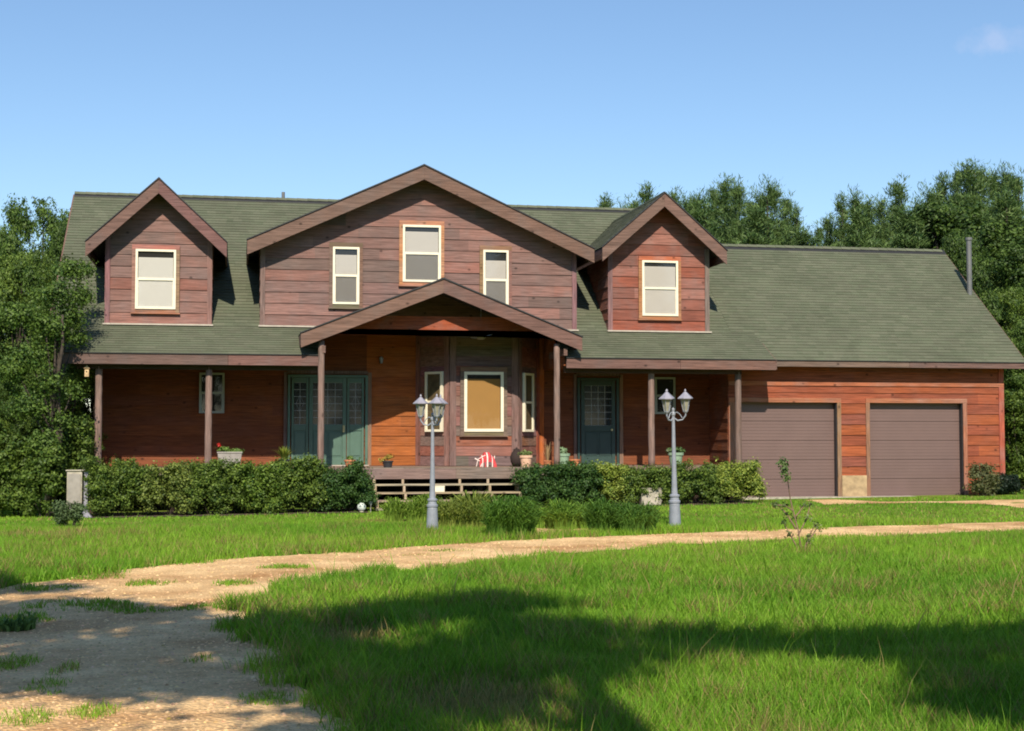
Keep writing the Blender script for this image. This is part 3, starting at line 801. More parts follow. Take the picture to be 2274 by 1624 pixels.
# stairs
TREAD = (.40, .30, .20)
sx0, sx1 = at(831, 1060, -.4).x, at(1146, 1060, -.4).x
xs = [sx0 + (sx1 - sx0) * i / 5 for i in range(6)]
TZ = [.604, .414, .235, .055]; run = .30
sp = MB()
for i, z in enumerate(TZ):
    y1 = -.35 - i * run
    sp.box(sx0 - .06, sx1 + .06, y1 - run - .02, y1 - .025, z - .04, z, tuple(q * rng.uniform(.85, 1.1) for q in TREAD)); sp.mark()
stairs = sp.build('stair_tread', 'wood_h', house)
for x in xs:                                        # saw-tooth stringers
    pts_ = [(-.348, DECK - .275)]
    for i, z in enumerate(TZ): pts_ += [(-.35 - i * run - .024, (TZ[i - 1] - .045) if i else DECK - .275), (-.35 - i * run - .024, z - .045)]
    pts_ += [(-.35 - 4 * run + .02, TZ[3] - .045), (-.35 - 4 * run + .02, -.12), (-.35 - 3 * run + .12, -.12), (-.348, .42)]
    s2 = MB()
    s2.prism(pts_, (x - .022, 0, 0), (0, 1, 0), (0, 0, 1), (1, 0, 0), 0, .044, tuple(q * .9 for q in TREAD))
    s2.box(x - .03, x + .03, -.376, -.35, TZ[0] + .001, DECK - .275, TREAD)
    for i in range(1, 4): s2.box(x - .03, x + .03, -.376 - i * run, -.352 - i * run, TZ[i] + .001, TZ[i - 1] - .042, TREAD)
    s2.build('stringer', 'wood_v', stairs)

# ---- garage front
gx0 = at(1638, 900, YG).x; gx1 = at(1858, 900, YG).x; gx2 = at(1930, 900, YG).x; gx3 = at(2137, 900, YG).x
gzt = (XZ(1750, 897, YG)[1] + XZ(2030, 892, YG)[1]) / 2
mb = MB()
pg = [(X_GL, .1), (X_GW, .1), (X_GW, zmain(YG) - .17), (X_GL, zmain(YG) - .17)]
courses(mb, pg, (0, YG, 0), UX, (0, 0, 1), (0, -1, 0), .285, .02, (1.8, 5), pal_garage, holes=[(gx0, gx1, 0, gzt), (gx2, gx3, 0, gzt)])
for a, b, c, e in ((X_GL, gx0, 0, zmain(YG) - .17), (gx0, gx1, gzt, zmain(YG) - .17), (gx1, gx2, 0, zmain(YG) - .17), (gx2, gx3, gzt, zmain(YG) - .17), (gx3, X_GW, 0, zmain(YG) - .17)):
    mb.box(a, b, YG + .004, YG + .22, c, e, (.16, .07, .05))
gw = mb.build('garage_wall', 'wood_f', house)
mb = MB(); CAS = (.30, .14, .085)
for a, b in ((gx1 - .0, gx1 + .11), (gx2 - .11, gx2), (gx3, gx3 + .12)):
    mb.box(a, b, YG - .04, YG - .001, .12, gzt, tuple(q * rng.uniform(.85, 1.1) for q in CAS)); mb.mark()
mb.box(X_GL + .01, gx0, YG - .04, YG - .001, .12, gzt, CAS); mb.mark()
mb.box(X_GW - .12, X_GW + .03, YG - .04, YG - .001, .12, zmain(YG) - .2, (.36, .09, .055))
mb.build('garage_casing', 'wood_v', gw)
mb = MB(); mb.box(X_GL + .01, gx1 + .11, YG - .043, YG - .001, gzt, gzt + .12, (.34, .13, .07)); mb.mark(); mb.box(gx2 - .11, gx3 + .12, YG - .043, YG - .001, gzt, gzt + .12, (.34, .13, .07)); mb.mark()
mb.box(X_GL + .01, X_GW + .03, YG - .043, YG - .002, gzt + .45, gzt + .56, (.36, .12, .06))
mb.build('garage_trim', 'wood_h', gw)
pz = at(1895, 1056, YG).z
mb = MB(); mb.box(gx1 + .115, gx2 - .115, YG - .055, YG - .002, .0, pz); mb.build('pillar_base', 'stucco', gw)
for a, b in ((gx0, gx1), (gx2, gx3)):
    mb = MB(); z = .1; yb = YG + .17; secs = 5; H = gzt - .1 + .02
    for i in range(secs):
        z0_, z1_ = .1 + H * i / secs, .1 + H * (i + 1) / secs - .008
        mb.box(a + .01, b - .01, yb, yb + .04, z0_, z1_)
        n = 6
        for k in range(n):
            za_ = z0_ + (z1_ - z0_) * (k + .12) / n; zb_ = z0_ + (z1_ - z0_) * (k + .92) / n
            mb.box(a + .012, b - .012, yb - .006, yb + .0, za_, zb_)
    gd = mb.build('garage_door', 'garage_door', house)
    mb = MB(); mb.box(a, b, yb - .01, yb + .03, .08, .1); mb.box(a - .0, a + .02, YG + .0, yb + .05, .1, gzt); mb.box(b - .02, b, YG, yb + .05, .1, gzt); mb.build('weather_seal', 'black_pot', gd)
# concrete slab in front of the doors
mb = MB(); mb.box(X_GL + .3, X_GW, YG - .3, YG + .3, -.3, ground_z(15, .5) + .035); mb.build('door_slab', 'concrete', gw)
# roof vents
p = at(629, 440, YRM + .9); mb = MB(); mb.lathe([(.05, -.6), (.05, .1)], (p.x, p.y, at(629, 427, YRM + .9).z - .1), 12); mb.build('vent_pipe', 'pipe', main_roof)
q = at(2153, 640, 3.4); zt = at(2153, 534, 3.4).z
mb = MB(); mb.lathe([(.075, 0), (.075, zt - zmain(3.4) + .2), (.1, zt - zmain(3.4) + .2), (.1, zt - zmain(3.4) + .28)], (q.x, 3.4, zmain(3.4) - .2), 14); mb.build('flue_pipe', 'pipe', main_roof)
# ceiling fan in the porch gable
c = at(1068, 748, .95); fan = thing('ceiling_fan', 'pale ceiling fan hanging under the porch gable above the bay window', 'ceiling fan', c)
mb = MB(); mb.lathe([(.09, -.07), (.12, -.03), (.12, .05), (.03, .07), (.015, .08), (.015, .8)], c, 14); mb.build('motor', 'planter', fan)
for k in range(4):
    a = R(12 + 90 * k); mb = MB(); u_ = Vector((math.cos(a), math.sin(a), 0)); v_ = Vector((-math.sin(a), math.cos(a), 0))
    mb.prism([(.13, -.05), (.62, -.07), (.66, 0), (.62, .07), (.13, .05)], c, u_, (v_ + Vector((0, 0, .2))).normalized(), (0, 0, 1), 0, .008); mb.build('blade', 'lamp_grey', fan)

# ================================================================== GROUND, DRIVEWAY
rr = CR @ Vector((1, 0, 0)); RT = Vector((rr.x, rr.y, 0)).normalized(); FW = Vector((math.sin(R(YAW)), math.cos(R(YAW)), 0))
def latz(lat, z): return Vector((CAM.x, CAM.y, 0)) + RT * lat + FW * z
def grid_axis(c, near, far, n, m_):
    a = np.linspace(c - near, c + near, n); g_ = near * (far / near) ** (np.arange(1, m_ + 1) / m_)
    return np.concatenate([(c - g_)[::-1], a, c + g_])
gx = grid_axis(6, 40, 900, 60, 14); gy = grid_axis(-15, 40, 900, 60, 14)
XX, YY = np.meshgrid(gx, gy, indexing='ij'); ZZ = ground_z_np(XX, YY)
V_ = np.stack([XX.ravel(), YY.ravel(), ZZ.ravel()], 1); ny = len(gy)
ii, jj = np.meshgrid(np.arange(len(gx) - 1), np.arange(ny - 1), indexing='ij'); a = (ii * ny + jj).ravel()
F_ = np.stack([a, a + ny, a + ny + 1, a + 1], 1)
def ground_mat():
    m, t, b = mat('lawn_soil')
    g_ = nd(t, 'ShaderNodeNewGeometry'); n1 = nd(t, 'ShaderNodeTexNoise'); n1.inputs['Scale'].default_value = .45; n1.inputs['Detail'].default_value = 8
    n2 = nd(t, 'ShaderNodeTexNoise'); n2.inputs['Scale'].default_value = 14; n2.inputs['Detail'].default_value = 6
    for n in (n1, n2): t.links.new(g_.outputs['Position'], n.inputs['Vector'])
    cr = nd(t, 'ShaderNodeValToRGB'); t.links.new(n1.outputs['Fac'], cr.inputs[0])
    e = cr.color_ramp.elements; e[0].position = .3; e[0].color = (.09, .17, .018, 1); e[1].position = .7; e[1].color = (.17, .22, .035, 1)
    m1 = nd(t, 'ShaderNodeMapRange'); t.links.new(n2.outputs['Fac'], m1.inputs[0]); m1.inputs['To Min'].default_value = .4; m1.inputs['To Max'].default_value = 1.6
    v = nd(t, 'ShaderNodeVectorMath', operation='SCALE'); t.links.new(cr.outputs[0], v.inputs[0]); t.links.new(m1.outputs[0], v.inputs['Scale'])
    t.links.new(v.outputs[0], b.inputs['Base Color']); b.inputs['Roughness'].default_value = 1; b.inputs['Specular IOR Level'].default_value = .05
    bp = nd(t, 'ShaderNodeBump'); bp.inputs['Strength'].default_value = .6; bp.inputs['Distance'].default_value = .03; t.links.new(n2.outputs['Fac'], bp.inputs['Height']); t.links.new(bp.outputs[0], b.inputs['Normal'])
    return m
def gravel_mat():
    m, t, b = mat('pale_gravel')
    g_ = nd(t, 'ShaderNodeNewGeometry')
    vo = nd(t, 'ShaderNodeTexVoronoi'); vo.inputs['Scale'].default_value = 28
    vo2 = nd(t, 'ShaderNodeTexVoronoi'); vo2.inputs['Scale'].default_value = 70
    n1 = nd(t, 'ShaderNodeTexNoise'); n1.inputs['Scale'].default_value = .7; n1.inputs['Detail'].default_value = 9; n1.inputs['Roughness'].default_value = .65
    for n in (vo, vo2, n1): t.links.new(g_.outputs['Position'], n.inputs['Vector'])
    cr = nd(t, 'ShaderNodeValToRGB'); t.links.new(n1.outputs['Fac'], cr.inputs[0])
    e = cr.color_ramp.elements; e[0].position = .32; e[0].color = (.42, .215, .085, 1); e[1].position = .64; e[1].color = (.88, .61, .31, 1)
    sx = nd(t, 'ShaderNodeSeparateColor'); t.links.new(vo.outputs['Color'], sx.inputs[0])
    sy = nd(t, 'ShaderNodeSeparateColor'); t.links.new(vo2.outputs['Color'], sy.inputs[0])
    mm = nd(t, 'ShaderNodeMath', operation='ADD'); t.links.new(sx.outputs[0], mm.inputs[0]); t.links.new(sy.outputs[1], mm.inputs[1])
    m1 = nd(t, 'ShaderNodeMapRange'); t.links.new(mm.outputs[0], m1.inputs[0]); m1.inputs['From Max'].default_value = 2; m1.inputs['To Min'].default_value = .72; m1.inputs['To Max'].default_value = 1.22
    v = nd(t, 'ShaderNodeVectorMath', operation='SCALE'); t.links.new(cr.outputs[0], v.inputs[0]); t.links.new(m1.outputs[0], v.inputs['Scale'])
    t.links.new(v.outputs[0], b.inputs['Base Color']); b.inputs['Roughness'].default_value = .95; b.inputs['Specular IOR Level'].default_value = .15
    ml = nd(t, 'ShaderNodeMath', operation='MULTIPLY_ADD'); t.links.new(n1.outputs['Fac'], ml.inputs[0]); ml.inputs[1].default_value = 3; t.links.new(vo.outputs['Distance'], ml.inputs[2])
    bp = nd(t, 'ShaderNodeBump'); bp.inputs['Strength'].default_value = .8; bp.inputs['Distance'].default_value = .03; t.links.new(ml.outputs[0], bp.inputs['Height']); t.links.new(bp.outputs[0], b.inputs['Normal'])
    return m
M['ground'] = ground_mat(); M['gravel'] = gravel_mat()
o = np_mesh('ground', V_, F_, np.ones((len(F_), 3)), 'ground'); tag(o, 'green lawn ground running past the house to the trees', 'ground', kind='structure')
far_edge = [(3200, 1140), (2700, 1145), (2400, 1152), (2274, 1160), (1900, 1171), (1500, 1186), (1200, 1199), (1000, 1210), (750, 1228), (480, 1246), (250, 1270), (50, 1300), (-120, 1330), (-330, 1400), (-500, 1520), (-750, 1750)]
near_edge = [(3200, 1156), (2700, 1163), (2400, 1171), (2274, 1179), (1900, 1194), (1500, 1212), (1250, 1231), (1050, 1251), (850, 1274), (650, 1301), (535, 1342), (548, 1385), (595, 1440), (660, 1510), (750, 1590), (880, 1700), (1100, 1900)]
pts = [gnd(*p) for p in far_edge]
last = pts[-1]; pts.append(Vector((last.x - .5, CAM.y - 6, 0))); 
npts = [gnd(*p) for p in near_edge]; l2 = npts[-1]; pts.append(Vector((l2.x + .3, CAM.y - 6, 0))); pts += npts[::-1]
DRIVE = []
for i in range(len(pts)):
    a, b = pts[i], pts[(i + 1) % len(pts)]; n = max(1, int((b - a).length / .35))
    for k in range(n):
        p = a.lerp(b, k / n); DRIVE.append((p.x + rng.gauss(0, .05), p.y + rng.gauss(0, .07)))
DP = np.array(DRIVE)
def in_poly(P, x, y):
    ins = np.zeros(x.shape, bool); n = len(P); j = n - 1
    for i in range(n):
        xi, yi = P[i]; xj, yj = P[j]
        c = ((yi > y) != (yj > y))
        if c.any(): ins ^= c & (x < (xj - xi) * (y - yi) / (yj - yi + 1e-12) + xi)
        j = i
    return ins
def sheet(name, poly, z, m):
    me = bpy.data.meshes.new(name); bm = bmesh.new()
    vs = [bm.verts.new((x, y, z + ground_z(x, y))) for x, y in poly]; f = bm.faces.new(vs)
    bmesh.ops.triangulate(bm, faces=[f]); bm.normal_update()
    for f in bm.faces:
        if f.normal.z < 0: f.normal_flip()
    bm.to_mesh(me); bm.free(); me.materials.append(M[m]); o = bpy.data.objects.new(name, me); COL.objects.link(o); return o
o = sheet('driveway', DRIVE, .012, 'gravel'); tag(o, 'pale gravel driveway curving in front of the lawn', 'driveway', kind='structure')
# gravel apron in front of the garage and bare soil patches by the plant beds
APR = [gnd(u, v, .1) for u, v in ((1790, 1112), (1850, 1111), (1950, 1117), (2100, 1118), (2240, 1116), (2600, 1118), (2700, 1130), (2274, 1130), (2190, 1124), (2050, 1120), (1900, 1121), (1830, 1122))]
def dens(P, s=.3, j=.06):
    out = []
    for i in range(len(P)):
        a, b = P[i], P[(i + 1) % len(P)]; n = max(1, int((b - a).length / s))
        for k in range(n):
            p = a.lerp(b, k / n); out.append((p.x + rng.gauss(0, j), p.y + rng.gauss(0, j)))
    return out
APR2 = dens(APR); o = sheet('gravel_apron', APR2, .008, 'gravel'); tag(o, 'strip of pale gravel along the garage doors', 'gravel strip', kind='structure')
SOIL = dens([gnd(u, v) for u, v in ((1180, 1172), (1280, 1168), (1380, 1170), (1330, 1184), (1240, 1187), (1190, 1192))], .15, .03)
o = sheet('bare_soil', SOIL, .008, 'gravel'); tag(o, 'patch of bare pale soil between the grass mounds', 'soil', kind='structure')

# ---- numpy value noise
_tab = npr.random((256, 256))
def vnoise(x, y, s):
    x = x / s + 1000.3; y = y / s + 1000.7; xi = np.floor(x).astype(int); yi = np.floor(y).astype(int); fx = x - xi; fy = y - yi
    fx = fx * fx * (3 - 2 * fx); fy = fy * fy * (3 - 2 * fy); g_ = lambda a, b: _tab[a % 256, b % 256]
    return (g_(xi, yi) * (1 - fx) + g_(xi + 1, yi) * fx) * (1 - fy) + (g_(xi, yi + 1) * (1 - fx) + g_(xi + 1, yi + 1) * fx) * fy
def blades(x, y, h, wd, lean, col, seg=2, z0=None):
    """many grass blades; returns verts, tri faces, cols"""
    n = len(x); th = npr.random(n) * 2 * np.pi; ph = npr.random(n) * 2 * np.pi
    z = ground_z_np(x, y) if z0 is None else z0
    dx, dy = np.cos(th) * wd / 2, np.sin(th) * wd / 2; lx, ly = np.cos(ph) * lean * h, np.sin(ph) * lean * h
    if seg == 1:
        V = np.stack([np.stack([x - dx, y - dy, z], 1), np.stack([x + dx, y + dy, z], 1), np.stack([x + lx, y + ly, z + h], 1)], 1).reshape(-1, 3)
        F = np.arange(3 * n).reshape(-1, 3); return V, F, col
    m_ = .5; k = .35
    V = np.stack([np.stack([x - dx, y - dy, z], 1), np.stack([x + dx, y + dy, z], 1),
                  np.stack([x + dx * .85 + lx * k, y + dy * .85 + ly * k, z + h * m_ * 1.1], 1), np.stack([x - dx * .85 + lx * k, y - dy * .85 + ly * k, z + h * m_ * 1.1], 1),
                  np.stack([x + lx, y + ly, z + h], 1)], 1).reshape(-1, 3)
    b = np.arange(n)[:, None] * 5
    F = np.concatenate([b + np.array([[0, 1, 2]]), b + np.array([[0, 2, 3]]), b + np.array([[3, 2, 4]])], 0)
    return V, F, np.concatenate([col, col, col], 0)
def sample(n, z0, z1, half=.56):
    zz = np.sqrt(npr.random(n) * (z1 ** 2 - z0 ** 2) + z0 ** 2); an = (npr.random(n) * 2 - 1) * half
    lat = zz * np.sin(an); d = zz * np.cos(an)
    return CAM.x + RT.x * lat + FW.x * d, CAM.y + RT.y * lat + FW.y * d
BED1 = dens([Vector((at(185, 1140, -2.0).x, -2.05, 0)), Vector((at(822, 1140, -2.0).x, -2.05, 0)), Vector((at(822, 1140, -2.).x, .3, 0)), Vector((at(185, 1140, -2.).x, .3, 0))], .2, .05)
BED2 = dens([Vector((at(1150, 1130, -1.5).x, -1.55, 0)), Vector((at(1690, 1130, -1.5).x, -1.55, 0)), Vector((at(1680, 1130, -1.5).x, .6, 0)), Vector((at(1150, 1130, -1.5).x, .3, 0))], .2, .05)
M['mulch'] = simple('brown_mulch', (.085, .055, .035), 1, noise=.5, scale=30, bump=1.0)
for B_, l_ in ((BED1, 'brown mulch bed under the left hedge'), (BED2, 'brown mulch bed under the right hedge')): o = sheet('mulch_bed', B_, .01, 'mulch'); tag(o, l_, 'mulch bed', kind='structure')
foot = lambda x, y: ((y > -0.1) & (x > X_WL - .3) & (x < X_GW + .1) & (y < 13)) | ((in_poly(np.array(BED1), x, y) | in_poly(np.array(BED2), x, y)) & (npr.random(len(x)) < .93))
GV, GF, GC_ = [], [], []; base = 0
def ell(cu, cv, ru, rv):
    c = gnd(cu, cv); a = gnd(cu + ru, cv); b = gnd(cu, cv - rv); return c, (a - c).length, (b - c).length
dirt = [ell(1050, 1560, 230, 60), ell(780, 1420, 120, 30), ell(100, 1190, 180, 8), ell(1130, 1150, 50, 4), ell(860, 1158, 90, 5)]
TUFT = [(40, 1385, 110, 30), (160, 1350, 130, 18), (240, 1345, 100, 14), (120, 1530, 90, 22), (150, 1490, 60, 18), (610, 1555, 120, 22), (60, 1600, 110, 26), (200, 1590, 90, 22), (520, 1300, 80, 8), (340, 1300, 110, 9), (640, 1262, 80, 5), (900, 1235, 90, 4), (430, 1352, 70, 12), (680, 1470, 100, 30), (800, 1570, 120, 45), (330, 1360, 90, 10), (20, 1480, 80, 20), (200, 1285, 160, 7), (1000, 1225, 90, 3), (450, 1470, 60, 14), (90, 1310, 120, 10)]
for (z0, z1, n, wd, hh, seg) in ((4.5, 12, 210000, .0062, .135, 2), (12, 20, 260000, .010, .15, 2), (20, 31, 300000, .015, .13, 1), (31, 60, 240000, .026, .09, 1)):
    x, y = sample(n, z0, z1, .56 if z1 < 40 else .5)
    jx = (vnoise(x, y, .33) - .5) * .5 + npr.normal(0, .09, len(x)); jy = (vnoise(x + 37, y, .4) - .5) * .9 + npr.normal(0, .12, len(x))
    drv = in_poly(DP, x + jx, y + jy); apr = in_poly(np.array(APR2), x, y) | in_poly(np.array(SOIL), x, y); ft = foot(x, y)
    back_ = y > -8.3            # the lawn between drive and house is mown
    keep = np.ones(len(x), bool)
    d_t = np.zeros(len(x))
    for cu, cv, ru, rv in TUFT:
        c, a, b = ell(cu, cv, ru, rv); d_t = np.maximum(d_t, 1 - ((x - c.x) / a) ** 2 - ((y - c.y) / b) ** 2)
    nz = vnoise(x, y, .5)
    keep &= ~(drv & ((vnoise(x, y, .16) * .5 + vnoise(x, y, .5) * .5 + npr.random(len(x)) * .35) > np.clip(d_t, 0, 1) * .75 + .12)); keep &= ~apr; keep &= ~ft
    dd = np.zeros(len(x))
    for c, a, b in dirt: dd = np.maximum(dd, 1 - ((x - c.x) / a) ** 2 - ((y - c.y) / b) ** 2)
    keep &= npr.random(len(x)) > np.clip(dd * 1.1, 0, .5)
    x, y, dd, drv, bk = x[keep], y[keep], dd[keep], drv[keep], back_[keep]; n = len(x)
    n1, n2, n3 = vnoise(x, y, 2.2), vnoise(x, y, .45), vnoise(x, y, 5.5)
    nearroad = in_poly(DP, x, y + 1.3) & (x > 2)
    h = np.where(nearroad, .55, 1) * hh * (.55 + .75 * npr.random(n)) * (.65 + .6 * n2) * np.where(bk, .55, 1) * np.where(drv, .38, 1) * np.clip(1 - .5 * dd, .4, 1)
    tall = npr.random(n) < .006; h = np.where(tall & ~drv & ~bk, h * 2.4, h)
    t = np.clip(.15 + .55 * n1 + .35 * n3 + npr.normal(0, .16, n), 0, 1)[:, None]
    c0 = np.array([[.068, .205, .014]]); c1 = np.array([[.245, .405, .036]])
    col = c0 + (c1 - c0) * t
    n4 = vnoise(x + 91, y, 3.3)
    dry = (npr.random(n) < (.05 + .30 * (n2 > .72) + .15 * np.clip((n4 - .68) * 4, 0, 1) + .8 * np.clip(dd, 0, 1)))[:, None]
    col = np.where(dry, np.array([[.30, .24, .09]]) * (.7 + .5 * npr.random((n, 1))), col) * (.75 + .5 * npr.random((n, 1)))
    V, F, C = blades(x, y, h, wd * (.6 + .8 * npr.random(n)), .25 + .5 * npr.random(n), col, seg)
    GV.append(V); GF.append(F + base); GC_.append(C); base += len(V)
o = np_mesh('grass', np.concatenate(GV), np.concatenate(GF), np.concatenate(GC_), 'grass'); tag(o, 'bright green grass blades covering the lawn', 'grass', kind='stuff')
# long seed stalks
# pebbles
def pebbles(n, z0, z1, s0, s1):
    x, y = sample(n, z0, z1); k = in_poly(DP, x, y); x, y = x[k], y[k]; n = len(x)
    s = s0 + (s1 - s0) * npr.random(n) ** 3
    base_ = np.array([[1, 0, 0], [0, 1, 0], [-1, 0, 0], [0, -1, 0], [0, 0, 1.]]); th = npr.random(n) * 6.28
    cx, sx_ = np.cos(th)[:, None], np.sin(th)[:, None]; jit = 1 + npr.normal(0, .2, (n, 5, 3))
    b = base_[None] * jit; bx = b[..., 0] * cx - b[..., 1] * sx_; by = b[..., 0] * sx_ + b[..., 1] * cx
    V = np.stack([x[:, None] + bx * s[:, None], y[:, None] + by * s[:, None] * .8, .011 + b[..., 2] * s[:, None] * .6], -1).reshape(-1, 3)
    i = np.arange(n)[:, None] * 5; F = np.concatenate([i + np.array([[a, (a + 1) % 4, 4]]) for a in range(4)], 0)
    c = np.array([[.68, .43, .22]]) * (.6 + .9 * npr.random((n, 1))) + npr.normal(0, .02, (n, 3)); c = np.clip(c, .05, .9)
    return V, F, np.concatenate([c] * 4, 0)
PV = [pebbles(80000, 5, 16, .004, .020), pebbles(30000, 16, 30, .008, .026)]
M['pebble'] = leafy('pebble', trans=0, rough=.9, spec=.1)
o = np_mesh('gravel', np.concatenate([PV[0][0], PV[1][0]]), np.concatenate([PV[0][1], PV[1][1] + len(PV[0][0])]), np.concatenate([PV[0][2], PV[1][2]]), 'pebble')
tag(o, 'loose pale stones scattered over the driveway', 'gravel', kind='stuff')

# ================================================================== FOLIAGE
def leaves(cent, rad, n, size, cols, up=.35, shell=.75, asp=.55, seed=0, clump=0, cl_r=.25, jitter=.18, vert=0):
    """leaf quads spread in ellipsoids. cent (k,3), rad (k,3)"""
    g_ = np.random.default_rng(seed); cent = np.array(cent, float); rad = np.array(rad, float)
    wgt = rad[:, 0] * rad[:, 1] + rad[:, 1] * rad[:, 2] + rad[:, 0] * rad[:, 2] + (.07 if vert else 0); wgt /= wgt.sum()
    def pts_in(m):
        k = g_.choice(len(cent), m, p=wgt); d = g_.normal(size=(m, 3)); d /= np.linalg.norm(d, axis=1)[:, None]
        r = 1 - (1 - shell) * g_.random(m) ** .7 * 1.6; r = np.clip(r, .05, 1.05) + g_.normal(0, .05, m)
        return cent[k] + d * r[:, None] * rad[k], d, k
    if clump:
        cp, cd, ck = pts_in(clump); q = g_.integers(0, clump, n); off = g_.normal(size=(n, 3)) * cl_r * (.6 + .8 * g_.random(clump))[q][:, None]
        p = cp[q] + off * np.array([1, 1, .7]); d = cd[q] * .6 + off / (cl_r + 1e-6) * .4
        tone = g_.random(clump)[q]
    else:
        p, d, ck = pts_in(n); tone = .5 + .5 * np.sin(p[:, 0] * 5 + seed) * np.cos(p[:, 2] * 6 + p[:, 1] * 4); 
    nrm = d + g_.normal(size=(n, 3)) * .55; nrm[:, 2] += up; nrm /= np.linalg.norm(nrm, axis=1)[:, None]
    a = np.cross(nrm, g_.normal(size=(n, 3)))
    if vert: a = d * .7 + g_.normal(size=(n, 3)) * .45; a[:, 2] += vert; nrm = g_.normal(size=(n, 3)); nrm = np.cross(a, nrm); nrm /= np.linalg.norm(nrm, axis=1)[:, None]
    a /= np.linalg.norm(a, axis=1)[:, None]; b = np.cross(nrm, a)
    s = size * (.6 + .8 * g_.random(n))[:, None]
    V = np.stack([p - a * s, p - b * s * asp, p + a * s, p + b * s * asp], 1).reshape(-1, 3)
    F = np.arange(4 * n).reshape(-1, 4)
    c0, c1 = np.array(cols[0]), np.array(cols[1]); t = np.clip(tone * .7 + .3 * g_.random(n) + g_.normal(0, jitter, n), 0, 1)[:, None]
    C = (c0 + (c1 - c0) * t) * (.8 + .4 * g_.random((n, 1)))
    return V, F, C
def join(parts):
    V, F, C, b = [], [], [], 0
    for v, f, c in parts: V.append(v); F.append(f + b); C.append(c); b += len(v)
    return np.concatenate(V), np.concatenate(F), np.concatenate(C)
def copy_tree(root, loc, sc, rz, label=None):
    r = root.copy(); COL.objects.link(r); r.location = loc; r.scale = sc; r.rotation_euler = (0, 0, rz)
    if label: r['label'] = label
    for ch in list(root.children):
        c = ch.copy(); COL.objects.link(c); c.parent = r
        for g2 in ch.children: d = g2.copy(); COL.objects.link(d); d.parent = c
    return r
def limb_path(p0, p1, r0, r1, g_, n=5, wob=.06):
    P = []; rr_ = []
    for i in range(n + 1):
        t = i / n; L = (Vector(p1) - Vector(p0)).length
        q = Vector(p0).lerp(Vector(p1), t) + Vector((g_.gauss(0, wob), g_.gauss(0, wob), 0)) * (L * .25 * math.sin(t * math.pi)); P.append(q); rr_.append(r0 + (r1 - r0) * t)
    return P, rr_
PINE_C = ((.028, .070, .020), (.140, .212, .058))
def make_pine(seed, H=12.0, spread=2.4, first=.30):
    g_ = random.Random(seed); root = thing('pine_tree', '', 'pine tree'); tr = MB(); cent, rad = [], []
    P, rr_ = limb_path((0, 0, -.3), (g_.uniform(-.2, .2), g_.uniform(-.2, .2), H * .97), .17, .02, g_, 10, .03); tr.tube(P, rr_, 8)
    z = H * first
    while z < H * .985:
        t = (z / H - first) / (1 - first); Rr = spread * 1.1 * (1 - t) ** 1.35 * g_.uniform(.65, 1.15) + .10
        k = g_.randint(5, 7) if t < .85 else 3; a0 = g_.random() * 6.28
        for i in range(k):
            a = a0 + 6.283 * i / k + g_.uniform(-.35, .35); L = Rr * g_.uniform(.5, 1.12)
            tip = Vector((math.cos(a) * L, math.sin(a) * L, z + L * g_.uniform(.15, .5)))
            st_ = Vector((0, 0, z)); pp, r_ = limb_path(st_, tip, .045 * (1 - t) + .012, .008, g_, 3); tr.tube(pp, r_, 5, cap=False)
            m_ = max(1, int(L / .38))
            for j in range(m_):
                s_ = (j + 1) / m_; c = st_.lerp(tip, .2 + .8 * s_); rd = (.22 + .18 * g_.random()) * (1.2 - .85 * t)
                cent.append((c.x + g_.gauss(0, .1), c.y + g_.gauss(0, .1), c.z + g_.gauss(0, .1))); rad.append((rd, rd, rd * 1.3))
                if g_.random() < .55 and j == m_ - 1: cent.append((c.x, c.y, c.z + rd * 1.6)); rad.append((.055, .055, .34))
        for q_ in range(2): cent.append((g_.gauss(0, .25) * Rr, g_.gauss(0, .25) * Rr, z + .2)); rad.append((Rr * .4 + .04, Rr * .4 + .04, .38))
        z += H * g_.uniform(.026, .042) * (1.1 - .4 * t)
    cent.append((P[-1].x, P[-1].y, H)); rad.append((.08, .08, .6)); cent.append((P[-1].x + .1, P[-1].y, H - .45)); rad.append((.08, .08, .35)); cent.append((P[-1].x - .12, P[-1].y, H - .7)); rad.append((.10, .10, .4))
    tr.build('trunk', 'bark', root, smooth=True)
    n = int(150 * len(cent))
    V, F, C = leaves(cent, rad, n, .105, PINE_C, up=.9, shell=.35, asp=.13, seed=seed, clump=len(cent) * 5, cl_r=.11, vert=.8)
    np_mesh('crown', V, F, C, 'needle', root); return root
BROAD = ((.024, .062, .010), (.130, .205, .034))
def blob_crown(H, W, seed, zmin=.28, k=26, sq=1.0):
    g_ = random.Random(seed); cent, rad = [], []
    for i in range(k):
        t = g_.random(); z = H * (zmin + (1 - zmin) * t); prof = math.sin(math.pi * min(1, max(.06, (1 - t) * .82 + .14))) ** .7
        r = W * prof * math.sqrt(g_.random()) * .85; a = g_.random() * 6.28; s = W * g_.uniform(.22, .40)
        cent.append((math.cos(a) * r, math.sin(a) * r, min(z, H - s * .6))); rad.append((s, s, s * .8 * sq))
    cent.append((0, 0, H - W * .16)); rad.append((W * .2, W * .2, W * .18)); return cent, rad
